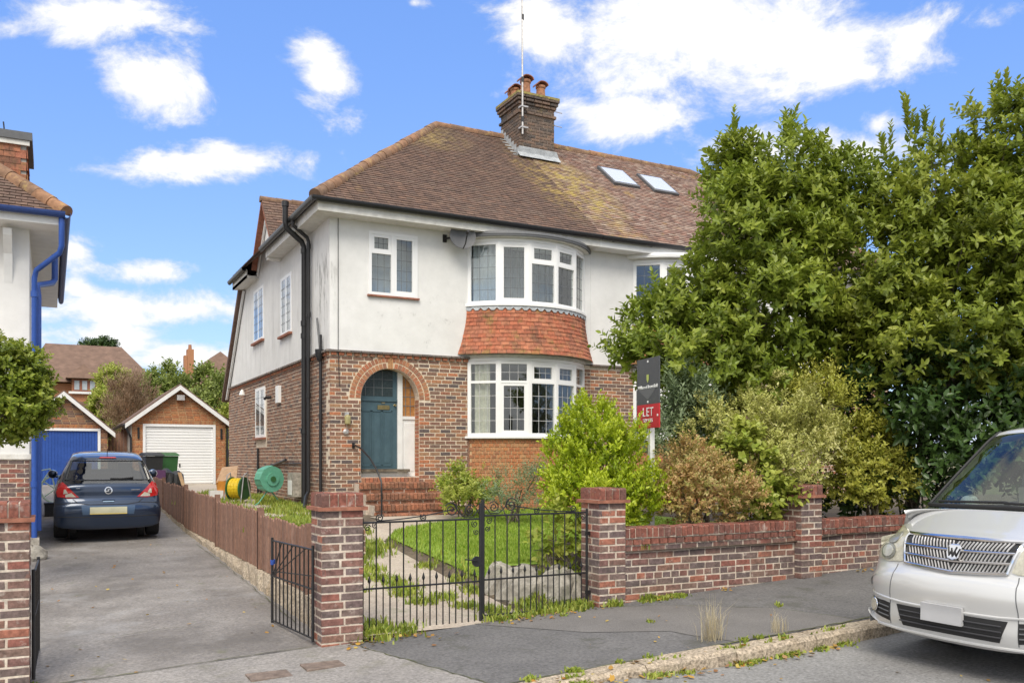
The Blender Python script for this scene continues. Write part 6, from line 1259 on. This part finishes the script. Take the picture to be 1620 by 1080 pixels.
def lobe_shoots(lobes, n, rs, upb, shell=.2, rc=.24, fill=.25):
    """shoots gathered in leafy clumps over the surface of pixel-measured lobes (px,py,rx,ry,depth), plus some filling the inside"""
    C, Rd, wt = [], [], []
    for (px, py, rx, ry, d) in lobes:
        x, y = at(px, d); C.append((x, y, CAMZ + (HOR - py) / FPX * d)); s = d / FPX; Rd.append((rx * s, rx * s * .9, ry * s)); wt.append((rx * ry) ** .95)
    C, Rd, wt = np.array(C), np.array(Rd), np.array(wt); wt = wt / wt.sum()
    m = max(12, n // 22); ci = rs.choice(len(C), m, p=wt); cu = nrm(rs.normal(0, 1, (m, 3))); cc = C[ci] + cu * Rd[ci] * rs.uniform(.72, 1.02, m)[:, None]; cr_ = rc * rs.uniform(.6, 1.35, m); ct = rs.uniform(0, 1, m)
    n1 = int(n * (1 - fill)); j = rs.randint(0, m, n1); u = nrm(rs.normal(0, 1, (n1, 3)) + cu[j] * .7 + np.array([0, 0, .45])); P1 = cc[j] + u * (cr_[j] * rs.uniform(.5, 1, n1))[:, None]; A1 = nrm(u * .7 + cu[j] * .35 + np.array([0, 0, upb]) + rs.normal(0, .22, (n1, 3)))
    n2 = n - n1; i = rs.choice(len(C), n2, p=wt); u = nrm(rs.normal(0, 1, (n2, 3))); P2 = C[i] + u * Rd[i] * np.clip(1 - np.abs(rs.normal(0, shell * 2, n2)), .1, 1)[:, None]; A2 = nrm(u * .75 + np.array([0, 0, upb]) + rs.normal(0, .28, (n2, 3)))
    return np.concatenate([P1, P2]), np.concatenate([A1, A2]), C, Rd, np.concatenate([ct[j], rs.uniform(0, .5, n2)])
def trunk(t, base, tips, r, m=m_bark, rs=None):
    base = Vector(base); cx = sum((Vector(q) for q in tips), Vector()) / len(tips); fork = base.lerp(cx, .35); fork.z = base.z + (cx.z - base.z) * .4
    MB().tube([base, base.lerp(fork, .5) + Vector((random.uniform(-.08, .08), random.uniform(-.08, .08), 0)), fork], [r, r * .8, r * .65], 9).build('trunk', m, t, smooth=True)
    for q in tips:
        q = Vector(q); mid = fork.lerp(q, .5) + Vector((random.uniform(-.15, .15), random.uniform(-.15, .15), .12)); MB().tube([fork - Vector((0, 0, .05)), mid, q], [r * .5, r * .32, r * .1], 7).build('limb', m, t, smooth=True)
        for _ in range(4):
            e = q + Vector((random.uniform(-.5, .5), random.uniform(-.5, .5), random.uniform(-.1, .55))); MB().tube([mid.lerp(q, random.uniform(.1, .7)), mid.lerp(e, .6), e], [r * .16, r * .1, r * .03], 5).build('branch', m, t)
def plant(name, label, cat, lobes, n, ln, k, L, wr, m, upb=.5, shell=.2, seed=1, tree=None, spikes=(), group=None, spread=1., up=.25, zmin=None, floor=None, rc=.12, fill=.25):
    rs = np.random.RandomState(seed); P, A, C, Rd, tone = lobe_shoots(lobes, n, rs, upb, shell, rc, fill)
    if zmin is not None: P[:, 2] = np.maximum(P[:, 2], zmin + rs.uniform(0, .06, len(P)))
    if floor is not None: keep = P[:, 2] > floor; P, A, tone = P[keep], A[keep], tone[keep]
    c = C.mean(0); bz = tree[2] if tree else (floor if floor is not None else C[:, 2].min() - Rd[:, 2].max())
    t = thing(name, label, cat, tuple(tree) if tree else (c[0], c[1], bz), group=group)
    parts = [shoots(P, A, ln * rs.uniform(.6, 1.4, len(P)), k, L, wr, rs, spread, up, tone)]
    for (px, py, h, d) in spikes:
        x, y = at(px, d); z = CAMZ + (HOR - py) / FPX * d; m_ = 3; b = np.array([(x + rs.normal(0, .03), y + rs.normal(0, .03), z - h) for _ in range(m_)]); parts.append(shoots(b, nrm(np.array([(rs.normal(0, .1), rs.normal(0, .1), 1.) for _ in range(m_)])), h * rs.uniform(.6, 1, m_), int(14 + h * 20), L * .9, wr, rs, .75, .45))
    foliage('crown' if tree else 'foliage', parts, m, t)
    if tree: trunk(t, tree, [tuple(C[i] - np.array([0, 0, Rd[i][2] * .2])) for i in range(len(C))], .11)
    else:
        for j in range(9):
            i = rs.randint(len(C)); q = C[i] + rs.normal(0, .5, 3) * Rd[i]; MB().tube([(c[0] + rs.normal(0, .1), c[1] + rs.normal(0, .1), bz - .05), tuple((c + q) / 2 + rs.normal(0, .05, 3)), tuple(q)], [.014, .01, .004], 5).build('stem', m_bark, t)
    return t
D1_ = 13.0
plant('magnolia_tree', 'big leafy green tree with upright shoots in front of the adjoining house', 'tree',
      [(1165, 315, 52, 68, 13.2), (1238, 295, 62, 78, 13.0), (1205, 385, 100, 80, 12.9), (1090, 480, 70, 48, 12.8), (1015, 535, 42, 30, 12.7), (1105, 555, 105, 52, 12.6), (1210, 490, 100, 90, 12.8), (1275, 385, 68, 100, 13.2), (1040, 570, 50, 35, 12.6), (1190, 590, 80, 40, 12.7), (1330, 330, 40, 60, 13.3)],
      4600, .2, 10, .115, .23, m_leaf_t1, .45, .2, 5, rc=.27, fill=.3, tree=(8.9, 10.2, .65), spikes=[(1158, 165, .7, 13.2), (1170, 205, .5, 13.1), (1250, 150, .7, 13), (1240, 170, .6, 13), (1210, 215, .5, 13), (1300, 215, .45, 13.2), (1275, 200, .4, 13), (1145, 230, .4, 13.2), (1330, 270, .4, 13.2), (1130, 260, .4, 13.2)])
plant('magnolia_tree', 'tall leafy green tree standing behind the wall beside the silver van', 'tree',
      [(1490, 300, 62, 70, 12.8), (1590, 255, 58, 85, 12.6), (1428, 330, 54, 65, 13.0), (1510, 400, 110, 100, 12.5), (1400, 440, 85, 100, 12.8), (1600, 400, 80, 140, 12.4), (1440, 545, 95, 75, 12.4), (1560, 530, 110, 75, 12.2), (1350, 510, 60, 90, 13.0), (1655, 320, 70, 120, 12.5), (1690, 520, 90, 150, 12.3)],
      5600, .2, 10, .115, .23, m_leaf_t2, .45, .2, 8, rc=.27, fill=.32, tree=(11.3, 8.95, .68), spikes=[(1592, 85, .8, 12.6), (1575, 120, .6, 12.6), (1437, 130, .7, 13), (1440, 175, .5, 13), (1480, 190, .5, 12.8), (1460, 170, .4, 12.8), (1520, 200, .5, 12.8), (1405, 195, .5, 13), (1610, 130, .6, 12.6), (1545, 180, .5, 12.6)])
plant('laurel_hedge', 'dark glossy laurel hedge growing behind the silver van', 'hedge', [(1410, 650, 80, 80, 12.9), (1500, 650, 90, 95, 12.5), (1590, 660, 80, 100, 12.3), (1340, 620, 70, 80, 13.4), (1680, 660, 90, 130, 12.4), (1530, 735, 110, 50, 12.5), (1335, 775, 55, 32, 13.0), (1420, 780, 60, 30, 12.9), (1280, 620, 70, 70, 13.8)], 2400, .2, 8, .13, .24, m_leaf_hedge, .2, .22, 9, rc=.25, floor=.66)
plant('shrub', 'rounded bright yellow green shrub behind the gate pillar', 'shrub', [(950, 735, 75, 75, 10.6), (905, 740, 42, 70, 10.7), (1000, 765, 38, 52, 10.5), (930, 685, 42, 42, 10.7), (968, 705, 42, 38, 10.6), (950, 790, 75, 50, 10.4)], 1900, .17, 11, .052, .26, m_leaf_yel, .8, .2, 12, floor=.62, spikes=[(928, 632, .25, 10.7), (965, 640, .22, 10.6), (900, 660, .2, 10.7), (990, 672, .2, 10.5)], up=.5, spread=.75)
plant('shrub', 'autumn tinted orange and brown shrub above the garden wall', 'shrub', [(1105, 772, 66, 42, 10.8), (1160, 780, 52, 38, 10.7), (1062, 780, 34, 36, 10.8), (1095, 738, 48, 28, 10.9)], 1700, .13, 10, .04, .27, m_leaf_org, .5, .25, 13, floor=.66)
plant('shrub', 'cream variegated shrub in the middle of the front bed', 'shrub', [(1180, 680, 85, 55, 11.7), (1250, 690, 65, 70, 11.5), (1130, 690, 45, 45, 11.7), (1210, 640, 55, 35, 11.9), (1240, 740, 50, 45, 11.2), (1270, 735, 38, 42, 11.9), (1300, 700, 36, 36, 12.0)], 2000, .15, 10, .05, .26, m_leaf_var, .6, .22, 14, floor=.68)
plant('shrub', 'grey green upright leafy shrub beside the letting sign', 'shrub', [(1080, 665, 38, 50, 12.0), (1110, 640, 40, 40, 12.2), (1065, 700, 32, 45, 11.8)], 500, .3, 12, .085, .17, m_leaf_grey, .9, .25, 15, floor=.68)
plant('shrub', 'golden variegated shrub leaning over the wall near the silver van', 'shrub', [(1380, 725, 38, 42, 12.4), (1350, 755, 38, 42, 12.3), (1405, 765, 28, 34, 12.4), (1335, 700, 34, 34, 12.4), (1415, 715, 18, 20, 12.5)], 900, .2, 11, .07, .24, m_leaf_gold, .6, .24, 16, floor=.7)
plant('shrub', 'airy golden green shrub in front of the leafy trees', 'shrub', [(1300, 605, 36, 26, 12.2), (1270, 630, 38, 28, 12.2), (1325, 635, 28, 28, 12.1)], 380, .26, 10, .06, .22, m_leaf_gold, .7, .28, 17)
plant('shrub', 'green large leaved climber between the autumn shrub and the wall pillar', 'shrub', [(1190, 765, 40, 45, 10.9), (1225, 785, 28, 35, 10.8), (1175, 720, 40, 30, 11.1)], 420, .14, 7, .085, .36, m_weed, .4, .25, 18, floor=.66)
plant('vine', 'vine with broad yellowing leaves hanging behind the closed garden gates', 'vine', [(885, 845, 24, 30, 10.0), (897, 880, 14, 32, 9.9), (862, 875, 16, 24, 9.9)], 95, .12, 6, .085, .38, m_weed, .2, .3, 19, floor=.2)
plant('shrub', 'low yellow green bush growing beside the porch steps', 'shrub', [(715, 770, 30, 26, 15.6), (760, 768, 28, 26, 15.4), (735, 785, 35, 20, 15.3)], 500, .14, 8, .06, .3, m_weed, .6, .25, 20, floor=.6)
plant('shrub', 'straggly faded flower bush below the bow window', 'shrub', [(815, 780, 34, 30, 14.6), (845, 775, 22, 32, 14.4), (785, 785, 20, 22, 14.8)], 420, .2, 9, .04, .24, m_leaf_grey, .8, .28, 21, floor=.62)
plant('topiary_bush', 'clipped dense topiary bush standing behind the tall brick pillar', 'bush', [(-22, 622, 92, 80, 10.6), (28, 627, 46, 66, 10.6), (-70, 625, 60, 78, 10.7)], 3000, .09, 9, .065, .27, m_leaf_box, .35, .07, 22, tree=(-1.25, 11.9, -.1), zmin=1.8)
plant('shrub', 'bare brownish twiggy shrub between the two garages', 'shrub', [(200, 645, 24, 38, 36), (190, 668, 20, 30, 36), (222, 635, 18, 36, 37)], 900, .5, 9, .16, .07, m_leaf_brown, 1.2, .35, 23, floor=.8, spread=.4)
for q, (lb, lo, m_, sd_) in enumerate((('green hedge bush behind the white garage', [(330, 625, 38, 34, 38), (300, 632, 30, 28, 38), (358, 640, 26, 45, 37)], m_leaf_far, 31), ('pale green tree showing beside the distant slim chimney', [(255, 622, 30, 26, 42), (272, 608, 18, 20, 43)], m_leaf_far, 32), ('yellow green bush behind the blue garage roof', [(178, 608, 16, 16, 44), (162, 660, 10, 35, 38)], m_weed, 33), ('dark tree top beyond the ridge of the distant brick house', [(145, 552, 14, 9, 75), (168, 550, 10, 8, 75)], m_leaf_hedge, 34), ('overgrown green bush in the gap beside the house wall', [(360, 735, 8, 45, 33), (362, 690, 8, 30, 33)], m_weed, 35))):
    plant('bush', lb, 'bush', lo, 900, .45, 9, .17, .26, m_, .5, .25, sd_)
# --- grass, weeds, leaf litter
def blades(name, P, h, m, parent=None, w_=.006, lean=.5, kind='stuff', seed=3, label=None):
    rs = np.random.RandomState(seed); P = np.array(P); n = len(P); a = rs.uniform(0, 6.28, n); d = np.stack([np.cos(a), np.sin(a), np.zeros(n)], 1); s = np.stack([-np.sin(a), np.cos(a), np.zeros(n)], 1); H = (h * rs.uniform(.5, 1.3, n))[:, None]; ln = (rs.uniform(0, lean, n))[:, None]
    M_ = P + d * H * ln * .35 + [0, 0, 1] * H * .6; T_ = P + d * H * ln + [0, 0, 1] * H * (1 - ln * .3)
    V = np.stack([P - s * w_, P + s * w_, M_ + s * w_ * .75, M_ - s * w_ * .75, T_ + s * w_ * .08, T_ - s * w_ * .08], 1).reshape(-1, 3); b = (np.arange(n) * 6)[:, None]
    o = link(name, nmesh(name, V, np.concatenate([b + np.array([[0, 1, 2, 3]]), b + np.array([[3, 2, 4, 5]])]), np.repeat(rs.uniform(0, 1, n), 6)), m, parent, kind=kind)
    if label: o['label'] = label; o['category'] = 'grass'
    return o
rs = np.random.RandomState(4); P = []
while len(P) < 42000:
    x, y = rs.uniform(4.4, 8.6), 9.2 + 5.7 * rs.uniform(0, 1) ** 1.3
    if x > lawn_edge(y) + .0 + rs.normal(0, .03): P.append((x, y, zgard(x, y)))
blades('lawn_grass', P, .05, m_grass, w_=.0055, label='short green lawn grass in the front garden')
def scatter(n, fn, rs):
    out_ = []
    for _ in range(n):
        q = fn(rs)
        if q is not None: out_.append(q)
    return out_
def clump(cs, n, r, rs, zf):
    out_ = []
    for (x, y, s) in cs:
        for _ in range(int(n * s)): a, b = x + rs.normal(0, r * s), y + rs.normal(0, r * s); out_.append((a, b, zf(a, b) - .005))
    return out_
gz = lambda x, y: zgard(x, y) if y > 7.9 else zp(x)
W = clump([(2.66, 7.98, 1.2), (2.75, 8.1, 1.), (3.0, 7.95, .7), (4.0, 8.0, .8), (4.25, 7.98, .9), (4.55, 8.0, .9), (4.85, 7.96, 1.), (5.0, 8.05, 1.), (4.1, 8.3, .8), (3.9, 8.6, .7), (3.5, 9.3, .8), (3.55, 9.8, .9), (3.3, 10.3, .9), (3.45, 10.9, .8), (3.0, 9.6, .7), (2.75, 9.2, .8), (4.3, 9.2, .9), (4.35, 9.7, .8), (4.3, 10.6, .8), (3.85, 9.0, .7), (4.6, 8.4, 1.), (4.9, 8.35, .9), (5.3, 7.84, .5), (5.75, 7.86, .4), (2.8, 10.2, .9), (2.9, 11.3, .8), (3.9, 12.2, .8), (4.0, 13.2, .7), (3.55, 8.9, .8), (3.6, 9.5, .9), (3.5, 10.1, .9), (3.55, 10.6, .8), (3.6, 11.3, .8), (3.75, 11.9, .7)], 190, .1, rs, gz)
blades('path_weeds', W, .085, m_weed, w_=.01, lean=.9, label='weeds and grass growing along the gate and garden path')
sy_ = lambda x, y: (.62 + .0125 * (y - 14.8)) if y > 14.8 else zgard(x, y)
W2 = clump([(rs.uniform(2.6, 4.4), rs.uniform(11.3, 24), rs.uniform(.7, 1.5)) for _ in range(60)] + [(rs.uniform(2.6, 3.4), rs.uniform(11.2, 13), 1.3) for _ in range(14)] + [(4.4, y, 1.) for y in lsp(16.5, 22, 12)], 90, .11, rs, sy_)
blades('side_weeds', W2, .12, m_weed, w_=.011, lean=.8, label='rough grass and weeds in the side passage behind the picket fence')
kz = lambda x, y: zroad(x) if y < 5.66 else zp(x)
W3 = clump([(x, 5.6 + rs.normal(0, .02), rs.uniform(.4, 1.)) for x in rs.uniform(3.0, 6.4, 26)] + [(x, 5.82, .4) for x in rs.uniform(3, 6.5, 10)] + [(5.9 + rs.uniform(-.35, .35), 7.83, .8) for _ in range(8)] + [(5.1, 6.9, .3), (6.6, 6.75, .4), (4.6, 7.7, .3)] + [(-.15, y, .6) for y in lsp(6.9, 8.0, 6)], 70, .06, rs, kz)
blades('kerb_weeds', W3, .045, m_weed, w_=.01, lean=1.1, label='low weeds growing in the gutter and against the garden wall')
for (px, py, hh, n, lb) in ((1125, 1012, .34, 120, 'tall tuft of dry straw grass by the kerb'), (1230, 1000, .2, 50, 'small tuft of dry straw grass near the kerb')):
    x, y = pxp(px, py); y = max(y, 5.86); Q = [(x + rs.normal(0, .055), y + rs.normal(0, .04), zp(x) - .005) for _ in range(n)]; t = thing('grass_tuft', lb, 'grass', (x, y, zp(x))); o = blades('blades', Q, hh, m_straw, None, .002, .75, None, 40 + n); o.data.transform(Matrix.Translation((-x, -y, -zp(x)))); o.parent = t
def litter(name, cs, n, r, zf, label, seed, L=.045):
    rs = np.random.RandomState(seed); Q = np.array(clump(cs, n, r, rs, zf)); k = len(Q); a = rs.uniform(0, 6.28, k); D = np.stack([np.cos(a), np.sin(a), rs.normal(0, .25, k)], 1); Nn = nrm(np.stack([rs.normal(0, .3, k), rs.normal(0, .3, k), np.ones(k)], 1)); Q[:, 2] += .018
    V, F = leaf_arrays(Q, nrm(D), Nn, L * rs.uniform(.6, 1.3, k), .32, -.12); o = link(name, nmesh(name, V, F, np.repeat(rs.uniform(0, 1, k), 6)), m_fallen, None, kind='stuff'); o['label'] = label; o['category'] = 'leaves'
litter('gate_leaves', [(2.75, 7.85, 1.), (3.0, 7.8, 1.), (2.5, 7.75, .8), (4.2, 7.85, 1.1), (4.5, 7.86, 1.), (4.8, 7.85, .8), (5.2, 7.8, .4), (5.9, 7.82, .6), (6.8, 7.8, .4), (8.9, 7.75, .6)], 26, .13, kz, 'fallen autumn leaves along the foot of the gates and wall', 50)
litter('gutter_leaves', [(x, 5.58, .8) for x in lsp(3.2, 6.0, 10)], 16, .1, kz, 'fallen leaves caught in the gutter along the kerb', 51, .055)
litter('drive_leaves', [(1.2, 12.5, 3.), (.9, 15, 3), (1.6, 10.5, 2.), (.2, 8.5, 1.), (1.9, 9.0, 1.), (.05, 7.4, 1.2), (.3, 12, 2)], 5, .3, lambda x, y: zd(x, y), 'scattered fallen leaves on the driveway', 52, .04)
litter('road_leaves', [(4.5, 4.9, 4.), (5.5, 4.7, 3.), (4.5, 6.6, 3.)], 4, .3, kz, 'scattered leaf scraps on the road and pavement', 53, .035)
